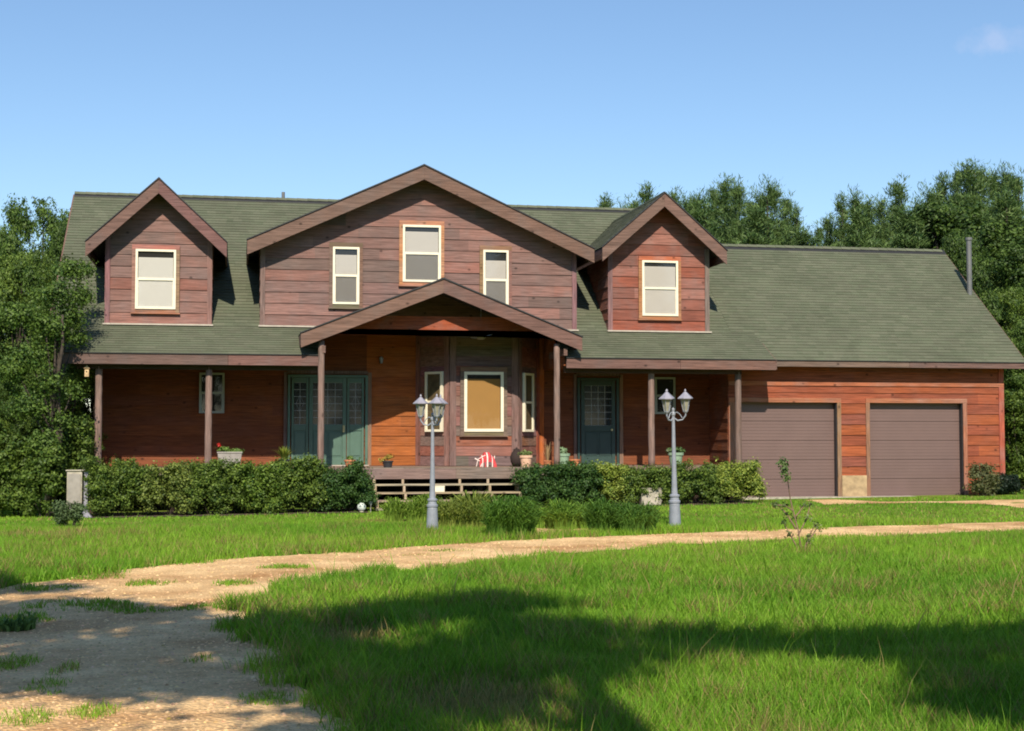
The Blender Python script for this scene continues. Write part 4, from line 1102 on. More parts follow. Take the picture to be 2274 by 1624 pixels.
def make_broad(name, cat, seed, H=9.0, W=2.8, n=26000, size=.10, cols=BROAD, zmin=.2, k=30, stems=1, group=None):
    g_ = random.Random(seed); root = thing(name, '', cat, group=group); cent, rad = blob_crown(H, W, seed, zmin, k); tr = MB()
    for s in range(stems):
        a = g_.random() * 6.28; P, rr_ = limb_path((0.05 * math.cos(a) * (stems > 1), .05 * math.sin(a) * (stems > 1), -.2), (g_.uniform(-.2, .2), g_.uniform(-.2, .2), H * .8), .022 * H, .006 * H, g_, 8, .05); tr.tube(P, rr_, 8)
    for i in range(0, len(cent), 2):
        c = cent[i]; z0 = max(H * .12, c[2] * .55); pp, r_ = limb_path((0, 0, z0), c, .009 * H * .8, .003 * H, g_, 4); tr.tube(pp, r_, 5, cap=False)
    tr.build('trunk', 'bark', root, smooth=True)
    V, F, C = leaves(cent, rad, n, size, cols, shell=.55, seed=seed, clump=int(n / 40), cl_r=size * 2.4)
    np_mesh('crown', V, F, C, 'leaf', root); return root

def place(proto_list, idx, used, u, vtop, Y, Hn, rz, label, group, wide=1.0, name=None):
    p = at(u, vtop, Y); gz = ground_z(p.x, p.y); H = p.z - gz; s = H / Hn
    loc = (p.x, Y, gz); sc = (s * wide, s * wide, s)
    pr = proto_list[idx]
    if idx not in used:
        used.add(idx); pr.location = loc; pr.scale = sc; pr.rotation_euler = (0, 0, rz); pr['label'] = label; o = pr
    else: o = copy_tree(pr, loc, sc, rz, label)
    o['group'] = group; return o
pines = [make_pine(s, 12, sp, f) for s, sp, f in ((1, 2.5, .25), (2, 2.3, .2), (3, 2.9, .3), (4, 2.1, .22))]
usedp = set()
plist = [(1345, 424, 21, 0), (1385, 455, 19, 1), (1437, 408, 23, 2), (1500, 412, 21, 3), (1545, 425, 18, 1), (1612, 384, 22, 0), (1662, 430, 25, 3), (1716, 398, 21, 1), (1765, 455, 18, 2), (1815, 492, 24, 3),
         (1868, 430, 20, 2), (1928, 432, 24, 0), (1990, 388, 26, 3), (2040, 440, 18, 1), (2092, 385, 24, 2), (2150, 350, 21, 0), (2205, 372, 25, 1), (2252, 374, 20, 3), (2310, 365, 23, 0), (2380, 390, 20, 2)]
pl_lab = ['small pine just left of the right dormer peak, rising over the main ridge', 'low pine tip poking over the main ridge beside the right dormer', 'pine crown directly behind the right dormer peak, left side',
          'pine directly right of the right dormer peak', 'short pine behind the upper right rake of the right dormer', 'tall spiky pine above the start of the garage ridge', 'pine set back between two taller spiky pines above the garage',
          'narrow pointed pine left of the dip in the tree line', 'lower pine on the left slope of the dip in the tree line', 'shortest pine, in the dip of the tree line above the garage',
          'round-topped pine right of the dip in the tree line', 'broad pine above the middle of the garage ridge', 'thin dark spire-shaped pine standing above its neighbours over the garage', 'lower pine left of the tallest pine group',
          'pine at the left shoulder of the tallest pine', 'tallest pine, above the right end of the garage roof', 'pine immediately right of the tallest pine', 'pine second from the right edge, behind the flue pipe',
          'pine cut by the right edge of the picture', 'pine just outside the right edge beyond the garage']
for (u, v, Y, i), lb in zip(plist, pl_lab):
    place(pines, i, usedp, u, v, Y, 12.3, rng.uniform(0, 6), lb, 'pines standing behind the garage', wide=rng.uniform(.95, 1.25))
extra = [(1410, 432, 25, 3, 'slim pine between the two pines left of the right dormer peak'), (1528, 432, 24, 1, 'slim pine close behind the upper right rake of the right dormer'), (1582, 402, 24, 3, 'pine just left of the tall spiky pine above the garage'), (1640, 398, 20, 1, 'pointed pine just right of the tall spiky pine above the garage'),
         (1692, 420, 23, 1, 'pine filling the gap left of the narrow pointed pine'), (1742, 425, 24, 3, 'pine on the upper left slope of the dip in the tree line'), (1842, 470, 21, 3, 'pine on the right slope of the dip in the tree line'), (1900, 425, 25, 1, 'pine behind and between the round-topped pine and the broad pine'),
         (1960, 430, 21, 3, 'pine just left of the thin dark spire-shaped pine'), (2070, 412, 20, 1, 'pine close left of the tallest pine group'), (2122, 362, 23, 3, 'second tallest pine, a spike left of the tallest pine'), (2178, 362, 24, 1, 'spiky pine close right of the tallest pine'), (2230, 366, 22, 3, 'dense pine above the flue pipe, towards the right edge')]
for u, v, Y, i, lb in extra: place(pines, i, usedp, u, v, Y, 12.3, rng.uniform(0, 6), lb, 'pines standing behind the garage', wide=rng.uniform(.95, 1.15))
# lower, fuller woodland in front of the pines
broads = [make_broad('leafy_tree', 'tree', 21, 9, 2.9, 85000, .058, BROAD, k=44), make_broad('leafy_tree', 'tree', 22, 9, 2.5, 75000, .056, ((.020, .050, .010), (.095, .155, .026)), k=40), make_broad('leafy_tree', 'tree', 23, 9, 3.3, 90000, .060, ((.03, .07, .012), (.17, .25, .04)), k=48)]
usedb = set()
blist = [(1440, 480, 17, 0, 1.1), (1560, 445, 17, 1, 1.1), (1680, 452, 16, 2, 1.1), (1792, 498, 16, 0, 1.1), (1905, 462, 16.5, 1, 1.1), (2015, 455, 16, 2, 1.1), (2115, 455, 17, 1, 1.2), (2230, 425, 15, 0, 1.1), (2330, 500, 13, 1, 1.1), (2262, 640, 9.5, 2, .8), (2310, 700, 7, 0, .8)]
BPINE = {0: 1, 1: 2, 2: 0, 3: 3, 4: 2, 5: 0, 7: 2}
for q, (u, v, Y, i, wd) in enumerate(blist):
    lb = ['leafy tree hidden behind the right dormer', 'leafy tree behind the right side of the right dormer roof', 'leafy tree behind the left end of the garage ridge', 'leafy tree in the dip behind the garage ridge',
          'leafy tree behind the middle of the garage ridge', 'leafy tree left of the flue pipe behind the garage ridge', 'dark leafy tree behind the flue pipe and roof corner', 'leafy tree right of the flue pipe', 'leafy tree at the right edge beyond the garage gable',
          'bright green tree beside the right end wall of the garage', 'leafy tree at the far right edge beside the gravel strip'][q]
    if q in BPINE: place(pines, BPINE[q], usedp, u, v, Y, 12.3, rng.uniform(0, 6), lb.replace('leafy tree', 'low full pine'), 'pines standing behind the garage', wide=1.75)
    else: place(broads, i, usedb, u, v, Y, 9.0, rng.uniform(0, 6), lb, 'leafy trees behind and beside the garage', wide=wd)
llist = [(96, 440, 12, 0, .55, 'pale-topped leafy tree rising left of the main roof end'), (-2, 508, 13, 1, .5, 'leafy tree cut by the left edge of the picture'), (-110, 500, 12, 0, .9, 'tall leafy tree just beyond the left edge'),
         (150, 500, 10, 1, .5, 'leafy tree crowding the left end of the roof'), (48, 570, 7, 2, .6, 'mid-height dark tree left of the house'), (130, 590, 5.0, 0, .6, 'narrow dark tree against the left gable of the roof'), (-40, 680, 4, 1, .9, 'bushy tree low at the left edge'),
         (212, 700, 11, 1, .7, 'leafy tree seen under the left end of the porch eave'), (150, 800, 1.8, 2, .75, 'small bright tree beside the left porch corner'), (60, 800, 2.4, 0, 1., 'rounded small tree left of the porch'), (-20, 860, 1.5, 1, 1., 'small dark tree at the far left edge')]
for u, v, Y, i, wd, lb in llist:
    place(broads, i, usedb, u, v, Y, 9.0, rng.uniform(0, 6), lb, 'leafy trees left of the house', wide=wd)
place(broads, 1, usedb, 2130, 520, 8.5, 9.0, 1.0, 'very dark rounded tree close behind the garage roof corner', 'leafy trees behind and beside the garage', wide=.55)

p0 = at(118, 1000, -.9); t_ = thing('overhanging_tree', 'slender leafy tree whose crown hangs over the left corner of the roof', 'tree', (p0.x, -.9, 0)); tr = MB()
cc_, rd_ = [], []
for (u, v, Y, r_) in ((150, 600, .2, .42), (175, 660, .0, .40), (150, 700, -.3, .45), (120, 650, -.6, .5), (185, 600, .8, .28), (130, 740, -.6, .42), (100, 720, -.9, .5), (170, 750, .0, .3), (70, 790, -1.0, .5), (110, 850, -.9, .45), (60, 900, -1.1, .55), (135, 930, -.8, .35), (95, 980, -1, .45), (30, 820, -1, .5), (160, 870, -.6, .3), (40, 700, -.9, .5)):
    q_ = at(u, v, Y); cc_.append((q_.x - p0.x, q_.y + .9, q_.z)); rd_.append((r_, r_, r_ * .9))
    pp, r2 = limb_path((p0.x, -.9, q_.z * .55), q_, .035, .01, rng, 4); tr.tube(pp, r2, 5)
pp, r2 = limb_path((p0.x, -.9, -.3), (p0.x + .15, -.8, 4.6), .08, .03, rng, 7); tr.tube(pp, r2, 8); tr.build('trunk', 'bark', t_, smooth=True)
np_mesh('crown', *leaves(cc_, rd_, 24000, .036, BROAD, seed=77, shell=.3, clump=700, cl_r=.14), 'leaf', t_)

# ---- shrubs: boxy, individual
def shrub(name, cat, label, u0, u1, vt, vb, Y, depth, n, size, cols, group=None, seed=0, box=True, zb=None):
    xm0, xm1 = at(u0, (vt + vb) / 2, Y).x, at(u1, (vt + vb) / 2, Y).x; cx = (xm0 + xm1) / 2; zt = at((u0 + u1) / 2, vt, Y - depth * .25).z
    gz = ground_z(cx, Y); W = (xm1 - xm0) / 2; H = zt - gz; g_ = random.Random(seed)
    root = thing(name, label, cat, (cx, Y, gz), group); cent, rad = [], []
    k = max(14, int(W * H * 46))
    for i in range(k):
        s = min(.34, min(W, H) * .5) * g_.uniform(.6, 1.0); 
        cent.append((g_.choice((-1, 1)) * g_.random() ** .6 * (W - s * .7), g_.uniform(-1, 1) * max(.02, depth / 2 - s), .08 + g_.random() ** .65 * (H - s * .85))); rad.append((s * 1.1, s, s))
    for i in range(int(k * .7)):
        s = min(W, H) * g_.uniform(.18, .28); cent.append((g_.uniform(-1, 1) * (W - s), -depth / 2 + s + g_.uniform(0, .1), g_.uniform(.1, 1) * (H - s * .7) + .1)); rad.append((s, s, s))
    st_ = MB()
    for i in range(9):
        c = cent[i]; pp, r_ = limb_path((cx + c[0] * .25, Y + c[1] * .25, gz - .05), (cx + c[0], Y + c[1], gz + c[2]), .014, .006, g_, 4); st_.tube(pp, r_, 5)
    st_.build('stem', 'bark', root)
    V, F, C = leaves(cent, rad, int(n * 2.4), size * .72, cols, shell=.35, seed=seed + 50, clump=n // 8, cl_r=size * 1.5, up=.25)
    V[:, 2] = np.maximum(V[:, 2], .01); np_mesh('foliage', V, F, C, 'leaf', root); return root
HG = ((.020, .055, .010), (.175, .250, .040)); HD = ((.016, .055, .014), (.080, .150, .030)); HY = ((.06, .12, .015), (.34, .40, .07))
hl = [(193, 322, 1024, 1144, HG, 'leftmost hedge shrub, tall with paler top, beside the grey box'), (312, 432, 1034, 1144, ((.04, .08, .015), (.24, .29, .06)), 'second hedge shrub from the left, below the first porch bay, yellowish top'),
      (424, 530, 1030, 1144, HG, 'third hedge shrub from the left, below the middle post with bare pale twigs'), (520, 622, 1036, 1143, ((.03, .075, .012), (.19, .28, .04)), 'fourth hedge shrub from the left, below the grey planter'),
      (612, 725, 1022, 1141, HG, 'fifth hedge shrub from the left, in front of the spider plant and tall'), (715, 820, 1030, 1140, HD, 'dark rounded hedge shrub at the left side of the stairs')]
for i, (a, b, vt, vb, cc, lb) in enumerate(hl):
    shrub('hedge_shrub', 'shrub', lb, a - 12, b + 12, vt - 3, vb, -1.25, 1.35, 13000, .040, cc, 'shrubs of the hedge in front of the porch', 60 + i)
hr = [(1150, 1262, 1036, 1135, HD, 'dark rounded shrub at the right side of the stairs', -.9), (1240, 1328, 1034, 1130, HD, 'dark shrub below the right porch door', -.75), (1315, 1385, 1036, 1125, HY, 'loose yellow-green shrub right of the dark shrubs', -.7),
      (1380, 1480, 1040, 1126, HG, 'shrub above the concrete block', -.85), (1490, 1590, 1030, 1135, HG, 'green shrub right of the right lamp post', -.9), (1575, 1688, 1030, 1132, HY, 'yellow-topped shrub at the right end of the hedge by the garage door', -.9)]
for i, (a, b, vt, vb, cc, lb, Y) in enumerate(hr):
    shrub('hedge_shrub', 'shrub', lb, a - 6, b + 8, vt - 2, vb, Y, 1.1, 11000, .040, cc, 'shrubs of the hedge in front of the porch', 80 + i)
shrub('small_bush', 'bush', 'small feathery grey-green bush alone on the left lawn', 122, 192, 1120, 1188, -6.6, .45, 2600, .03, ((.05, .09, .03), (.12, .17, .07)), None, 95)
shrub('small_bush', 'bush', 'thin pale bush against the right pier of the garage', 2150, 2212, 1030, 1112, .2, .5, 1800, .045, ((.06, .08, .03), (.17, .17, .07)), None, 96)
shrub('round_bush', 'bush', 'low dark round bush at the right corner of the garage', 2195, 2258, 1058, 1117, .9, .9, 4500, .045, ((.006, .015, .008), (.02, .04, .02)), None, 97)
lb2 = [(0, 75, 960, 1105, 'tall bright bush at the left edge of the lawn', -.3), (60, 140, 985, 1118, 'loose light green bush beside the tan ornament', -.9), (120, 205, 930, 1070, 'light green bush behind the grey box at the porch corner', .3), (-70, 12, 930, 1105, 'dark bush cut by the left edge', -.2),
       (2228, 2300, 870, 1110, 'dark green bush beyond the right corner of the garage', 3.5), (2290, 2380, 860, 1112, 'bush just outside the right edge', 3.2)]
for i, (a, b, vt, vb, lb, Y) in enumerate(lb2):
    shrub('wild_bush', 'bush', lb, a, b, vt, vb, Y, 1.2, 7000, .055, ((.03, .07, .012), (.15, .22, .035)) if i != 3 else HG, 'wild bushes at the edge of the woods', 110 + i)

# ---- ornamental grass clumps in front of the stairs
def grass_clump(label, u0, u1, vt, vb, n, cols, seed, group, name='grass_mound', r_=.6):
    g_ = np.random.default_rng(seed); c = gnd((u0 + u1) / 2, vb); a = gnd(u0, vb); W = (c - a).length; H = (vb - vt) * (c - CAM).length / FPX * 1.08; cols = [tuple(q * 1.7 for q in k) for k in cols]; n = int(n * .8)
    cy = c.y + W * r_ * .55
    root = thing(name, label, 'ornamental grass', (c.x, cy, 0), group)
    r = np.sqrt(g_.random(n)); th = g_.random(n) * 6.283
    sc_ = g_.normal(size=(9, 2)) * .42; sh = .7 + .5 * g_.random(9); kk = g_.integers(0, 9, n)
    bx, by = r * np.cos(th) * W * .36 + sc_[kk, 0] * W, r * np.sin(th) * W * r_ * .4 + sc_[kk, 1] * W * r_
    hh = H * sh[kk] * (1.0 - .35 * r ** 2) * (.55 + .5 * g_.random(n)); k = .5 + .5 * g_.random(n)
    ox, oy = (np.cos(th) * r * .55 + g_.normal(0, .25, n)) * hh * k, (np.sin(th) * r * .55 + g_.normal(0, .25, n)) * hh * k
    wd = .012; ph = g_.random(n) * 3.14; dx, dy = np.cos(ph) * wd, np.sin(ph) * wd; z = ground_z_np(bx + c.x, by + cy)
    st = lambda t, q: np.stack([bx + ox * t ** 2 + q * dx, by + oy * t ** 2 + q * dy, z + hh * (1 - (1 - t) ** 1.6) - hh * .22 * t ** 5], 1)
    V = np.stack([st(0, -1), st(0, 1), st(.5, 1), st(.5, -1), st(.8, .7), st(.8, -.7), st(1, .1), st(1, -.1)], 1).reshape(-1, 3)
    i = np.arange(n)[:, None] * 8; F = np.concatenate([i + np.array([[0, 1, 2, 3]]), i + np.array([[3, 2, 4, 5]]), i + np.array([[5, 4, 6, 7]])], 0)
    t = np.clip(g_.random(n) * .6 + .4 * r + g_.normal(0, .1, n), 0, 1)[:, None]; C = np.array(cols[0]) + (np.array(cols[1]) - np.array(cols[0])) * t
    C *= (.7 + .6 * g_.random((n, 1))); np_mesh('blades', V, F, np.concatenate([C] * 3), 'grass', root)
    return root
GM = ((.035, .085, .015), (.13, .21, .03))
gm = 'ornamental grass mounds in front of the stairs'
grass_clump('low feathery grass mound left of the left lamp post', 885, 985, 1100, 1160, 4200, ((.05, .10, .015), (.17, .24, .04)), 1, gm)
grass_clump('wide weedy grass mound between lamp post and dark tuft', 975, 1110, 1098, 1180, 6500, ((.06, .10, .02), (.20, .23, .05)), 2, gm)
grass_clump('dark arching grass tuft in the middle of the bed', 1085, 1200, 1108, 1196, 6500, ((.022, .07, .012), (.10, .18, .03)), 3, gm)
grass_clump('low light green grass mound right of the dark tuft', 1200, 1330, 1112, 1176, 6000, GM, 4, gm)
grass_clump('dark green grass mound left of the right lamp post', 1310, 1462, 1112, 1186, 7500, ((.022, .065, .012), (.095, .17, .03)), 5, gm)
grass_clump('loose tuft of weeds at the left edge of the driveway', -10, 75, 1368, 1405, 260, ((.05, .10, .03), (.11, .17, .05)), 6, None, 'weed_tuft')

# ---- lamp posts
def make_lamp():
    root = thing('lamp_post', '', 'lamp post', group='lamp posts on the lawn'); H = 2.0
    mb = MB(); mb.lathe([(.125, -.03), (.125, .02), (.11, .035), (.105, .06), (.088, .42), (.083, .435), (.098, .445), (.098, .475), (.078, .49), (.072, .54), (.088, .55), (.088, .575), (.055, .59), (.048, .70), (.036, 1.2), (.027, 1.80), (.024, 1.92), (.036, 1.94), (.036, 1.97), (.02, 2.0), (.028, 2.04), (0.004, 2.07)], n=20)
    mb.build('post', 'lamp_grey', root, smooth=False)
    for k in range(3):
        a = R(162 + 120 * k); r = .21; x, y = math.cos(a) * r, math.sin(a) * r
        ar = MB(); ar.tube([(0, 0, 1.90), (x * .35, y * .35, 1.845), (x * .75, y * .75, 1.86), (x, y, 1.93), (x, y, 1.99)], .013, 8); ar.tube([(0, 0, 1.96), (x * .3, y * .3, 1.99), (x * .55, y * .55, 1.95), (x * .72, y * .72, 1.89)], .008, 6)
        ar.build('arm', 'lamp_grey', root)
        f = MB(); f.lathe([(.012, 1.96), (.035, 1.985), (.045, 2.0), (.045, 2.012)], (x, y, 0), 6)
        for i in range(6):
            t = 2 * math.pi * i / 6; f.tube([(x + .04 * math.cos(t), y + .04 * math.sin(t), 2.005), (x + .085 * math.cos(t), y + .085 * math.sin(t), 2.215)], .006, 5)
        f.lathe([(.09, 2.205), (.09, 2.222)], (x, y, 0), 6)
        fo = f.build('lantern', 'lamp_grey', root)
        g_ = MB(); g_.lathe([(.036, 2.012), (.079, 2.206)], (x, y, 0), 6); g_.build('lantern_glass', 'frost', fo)
        t_ = MB(); t_.lathe([(.135, 2.215), (.138, 2.228), (.07, 2.285), (.03, 2.325), (.014, 2.335), (.02, 2.355), (.004, 2.385)], (x, y, 0), 6); t_.build('lantern_roof', 'lamp_white', fo)
    return root
lamp = make_lamp(); p = gnd(960, 1183); lamp.location = (p.x, p.y, 0); s = 1.0
hh = (gnd(960, 1183) - CAM).length * (1183 - 878) / FPX / 2.385; lamp.scale = (hh, hh, hh)
lamp['label'] = 'upright pale grey three-lantern lamp post in front of the stairs'
p = gnd(1499, 1174); l2 = copy_tree(lamp, (p.x, p.y, 0), (1, 1, 1), R(25), 'leaning pale grey three-lantern lamp post in front of the right hedge')
hh = (gnd(1499, 1174) - CAM).length * (1174 - 868) / FPX / 2.385; l2.scale = (hh, hh, hh); l2.rotation_euler = (0, R(-2.6), R(60))

# ---- sapling
p = gnd(1780, 1228); sap = thing('sapling', 'thin young tree with a tuft of leaves on top, on the front lawn', 'young tree', (p.x, p.y, 0))
mb = MB(); g_ = random.Random(5); tips = []
def pr(u, v): q = at(u, v, p.y); return (q.x, p.y, q.z)
segs = [((1780, 1232), (1770, 1180), (1757, 1110), (1742, 1060), (1738, 1028)), ((1782, 1232), (1800, 1190), (1812, 1165)), ((1778, 1230), (1752, 1185), (1740, 1160)), ((1772, 1190), (1790, 1150), (1800, 1120)), ((1768, 1175), (1745, 1140), (1725, 1118)), ((1784, 1225), (1795, 1200), (1822, 1172)), ((1765, 1150), (1785, 1122)), ((1762, 1135), (1740, 1122), (1718, 1122))]
for sgi, sg in enumerate(segs):
    pts_ = [pr(*q) for q in sg]; pts_ = [(a, b + g_.gauss(0, .05) * (i > 0), max(c, -.02)) for i, (a, b, c) in enumerate(pts_)]
    mb.tube(pts_, [.012 * (1 - .7 * i / len(pts_)) for i in range(len(pts_))], 6); tips += pts_[-2:]
    if sgi == 0: top = pts_[-2:]
mb.build('stem', 'twig', sap)
off = Vector((p.x, p.y, 0)); cent = [tuple(Vector(q) - off) for q in tips]; rad = [(.10, .10, .09)] * len(cent)
V1 = leaves(cent, rad, 700, .022, ((.06, .1, .03), (.2, .24, .08)), seed=3, shell=.3)
cent = [tuple(Vector(q) - off) for q in top] + [tuple(Vector(top[0]).lerp(Vector(top[1]), .5) - off)]
V2 = leaves(cent, [(.09, .09, .12)] * 3, 320, .028, ((.05, .1, .03), (.15, .22, .07)), seed=4, shell=.3)
np_mesh('foliage', *join([V1, V2]), 'leaf', sap)

# ---- porch plants and odds and ends
def pot(mb, c, r0, r1, h, rim=True, n=18):
    pr_ = [(r0, 0), (r1 * .96, h * .8)] + ([(r1 * 1.08, h * .8), (r1 * 1.1, h)] if rim else [(r1, h)]) + [(r1 * .92, h), (r1 * .9, h * .9)]
    mb.lathe(pr_, c, n)
def leaf_part(root, cent, rad, n, size, cols, seed, asp=.55, name='foliage', up=.4):
    V, F, C = leaves(cent, rad, n, size, cols, seed=seed, shell=.35, asp=asp, up=up); return np_mesh(name, V, F, C, 'leaf', root)
LG = ((.05, .12, .02), (.2, .3, .07))
Yp = .35
def pspot(u, Y): return at(u, 1030, Y).x
# grey planter box
x0, x1 = at(483, 1015, .25).x, at(537, 1015, .25).x; cx = (x0 + x1) / 2
r = thing('planter_box', 'grey rectangular planter with leafy plants and a red flower on the porch edge', 'planter', (cx, .3, DECK))
mb = MB(); hz = at(510, 1004, .3).z - DECK
mb.prism([(x0 + .04, DECK), (x1 - .04, DECK), (x1, DECK + hz), (x0, DECK + hz)], (0, 0, 0), UX, (0, 0, 1), (0, 1, 0), .18, .42); mb.box(x0 - .015, x1 + .015, .165, .435, DECK + hz - .035, DECK + hz + .006); mb.build('box', 'planter', r, bevel=.008)
leaf_part(r, [(-.1, 0, hz + .05), (.12, 0, hz + .03), (-.2, 0, hz + .08), (.22, 0, hz + .02)], [(.16, .1, .07)] * 4, 420, .045, LG, 5)
V, F, C = leaves([(-.26, -.03, hz + .17)], [(.05, .05, .05)], 60, .028, ((.5, .02, .02), (.75, .06, .03)), seed=8); np_mesh('flower', V, F, C, 'leaf', r)
# spider plant
px = pspot(632, .3); r = thing('spider_plant', 'spiky yellow-green plant in a dark pot left of the front door', 'potted plant', (px, .35, DECK))
mb = MB(); pot(mb, (px, .35, DECK), .10, .14, .2); mb.build('pot', 'black_pot', r)
def spiky(root, z, n, L, cols, seed, spread=.7):
    g_ = np.random.default_rng(seed); th = g_.random(n) * 6.283; k = g_.random(n) * spread; h = L * (.6 + .5 * g_.random(n)); wd = .012
    ox, oy = np.cos(th) * k * h, np.sin(th) * k * h; dx, dy = -np.sin(th) * wd, np.cos(th) * wd
    s_ = lambda t, q: np.stack([ox * t ** 1.6 + q * dx + .03 * np.cos(th), oy * t ** 1.6 + q * dy + .03 * np.sin(th), z + h * (t - .25 * k * t ** 3)], 1)
    V = np.stack([s_(0, -1), s_(0, 1), s_(.55, 1), s_(.55, -1), s_(1, .15), s_(1, -.15)], 1).reshape(-1, 3)
    i = np.arange(n)[:, None] * 6; F = np.concatenate([i + np.array([[0, 1, 2, 3]]), i + np.array([[3, 2, 4, 5]])], 0); t = g_.random((n, 1)); C = np.array(cols[0]) + (np.array(cols[1]) - np.array(cols[0])) * t
    return np_mesh('leaves', V, F, np.concatenate([C, C]), 'leaf', root)
spiky(r, .18, 130, .36, ((.10, .18, .02), (.36, .38, .06)), 3, 1.0)
# small terracotta pot
px = pspot(777, -.1); r = thing('terracotta_pot', 'small terracotta pot with a green plant in front of the front door', 'flower pot', (px, -.1, DECK))
mb = MB(); pot(mb, (px, -.1, DECK), .09, .135, .2); mb.build('pot', 'terracotta', r); leaf_part(r, [(0, 0, .25)], [(.11, .11, .06)], 160, .035, LG, 9)
# yellow plant in black pot
px = pspot(862, .2); r = thing('yellow_plant', 'yellowish plant in a small black pot against the sunlit wall', 'potted plant', (px, .3, DECK))
mb = MB(); pot(mb, (px, .3, DECK), .10, .13, .17); mb.build('pot', 'black_pot', r); leaf_part(r, [(-.02, 0, .25), (-.14, 0, .18), (.07, 0, .28)], [(.13, .1, .1)] * 3, 220, .03, ((.3, .22, .04), (.45, .36, .08)), 10)
# pale pot on the right of the bay
px = pspot(1168, .0); r = thing('pale_flower_pot', 'pale pink clay pot with a bushy green plant right of the bay window', 'flower pot', (px, .0, DECK))
mb = MB(); pot(mb, (px, .0, DECK), .11, .155, .3); mb.build('pot', 'pale_terracotta', r); leaf_part(r, [(0, 0, .36), (-.1, 0, .33), (.08, 0, .33)], [(.12, .1, .08)] * 3, 240, .04, ((.08, .14, .04), (.22, .28, .1)), 11)
# pale green planter behind right post
px = pspot(1252, .45); r = thing('green_pot', 'pale green pot with a drooping plant behind the right gable post', 'flower pot', (px, .5, DECK))
mb = MB(); pot(mb, (px, .5, DECK), .12, .16, .34); mb.build('pot', 'planter_green', r); leaf_part(r, [(0, 0, .42), (-.05, -.05, .36)], [(.15, .13, .1)] * 2, 220, .05, ((.14, .22, .12), (.26, .36, .2)), 12)
# terracotta box beside right door
px = pspot(1275, 1.2); r = thing('clay_pot', 'low empty clay pot at the left side of the right porch door', 'flower pot', (px, 1.2, DECK))
mb = MB(); pot(mb, (px, 1.2, DECK), .12, .15, .18); mb.build('pot', 'terracotta', r)
# green pot by right lamp
px = pspot(1502, .4); r = thing('tall_green_pot', 'tall pale green pot with plants on the porch behind the right lamp post', 'flower pot', (px, .45, DECK))
mb = MB(); pot(mb, (px, .45, DECK), .14, .19, .36); mb.build('pot', 'planter_green', r); leaf_part(r, [(.05, 0, .45), (-.15, 0, .42), (.15, 0, .42)], [(.13, .12, .09)] * 3, 260, .045, ((.05, .10, .03), (.14, .22, .07)), 13)
leaf_part(r, [(-.22, -.05, .42)], [(.05, .04, .03)], 40, .03, ((.6, .6, .55), (.7, .7, .65)), 14, name='pale_flower')
# dry stalk plant
px = pspot(1216, .8); r = thing('dry_plant', 'dried stalks in a narrow clay pot left of the right gable post', 'potted plant', (px, .8, DECK))
mb = MB(); pot(mb, (px, .8, DECK), .07, .1, .16); mb.build('pot', 'terracotta', r); spiky(r, .15, 26, .5, ((.3, .2, .1), (.45, .32, .18)), 15, .4)
# red and white draped cloth
c0 = at(1078, 1030, .35); g0 = Vector((c0.x, .35, DECK))
r = thing('folded_camp_chair', 'red cloth chair with white stripes lying folded on the porch under the bay window', 'camp chair', g0)
def drape(x0, x1, y0, y1, hf, col_in=None, name='cloth', m='red', n=26, k=9, skip=None):
    mb = MB()
    for i in range(n):
        for j in range(k):
            a, b = i / n, (i + 1) / n; c, d_ = j / k, (j + 1) / k
            P = lambda s_, t: (g0.x + x0 + (x1 - x0) * s_, g0.y + y0 + (y1 - y0) * t, DECK + hf(s_, t))
            mb.face([P(a, c), P(b, c), P(b, d_), P(a, d_)])
    return mb.build(name, m, r, smooth=True)
hump = lambda s_, t: .02 + .36 * max(0, math.sin(math.pi * min(1, s_ * .92 + .06))) ** .55 * (.30 + .70 * math.sin(math.pi * min(1, .12 + t * .8)) ** .8) + .02 * math.sin(s_ * 23)
cl = drape(-.17, .27, -.12, .28, hump)
for (sx_, w2) in ((.16, .05), (.42, .08), (.72, .05)):
    mb = MB()
    for j in range(9):
        c, d_ = j / 9, (j + 1) / 9
        P = lambda s_, t: (g0.x - .17 + .44 * s_, g0.y - .12 + .4 * t - .006, DECK + hump(s_, t) + .006)
        mb.face([P(sx_, c), P(sx_ + w2, c), P(sx_ + w2, d_), P(sx_, d_)])
    f_ = [(g0.x - .17 + .44 * sx_, g0.y - .128, DECK + .005), (g0.x - .17 + .44 * (sx_ + w2), g0.y - .128, DECK + .005), P(sx_ + w2, 0), P(sx_, 0)]
    mb.face(f_); mb.build('stripe', 'white', r)
mb = MB()
for i in range(16):      # front hanging edge with a dark opening
    a, b = i / 16, (i + 1) / 16; P = lambda s_, q: (g0.x - .17 + .44 * s_, g0.y - .122, DECK + hump(s_, 0) * q)
    lo = .0 if (a < .1 or a > .78 or .30 < a < .36) else .55
    mb.face([P(a, lo), P(b, lo), P(b, 1), P(a, 1)])
mb.build('valance', 'red', r)
mb = MB()
mb.tube([(g0.x - .24, .3, DECK + .02), (g0.x - .2, .28, DECK + .2), (g0.x - .02, .25, DECK + .30)], .012, 6); mb.tube([(g0.x - .27, .35, DECK + .22), (g0.x - .1, .25, DECK + .12), (g0.x - .14, .22, DECK + .01)], .016, 6)
mb.tube([(g0.x + .26, .5, DECK + .28), (g0.x + .22, .4, DECK + .01)], .012, 6); mb.build('chair_frame', 'white', r)
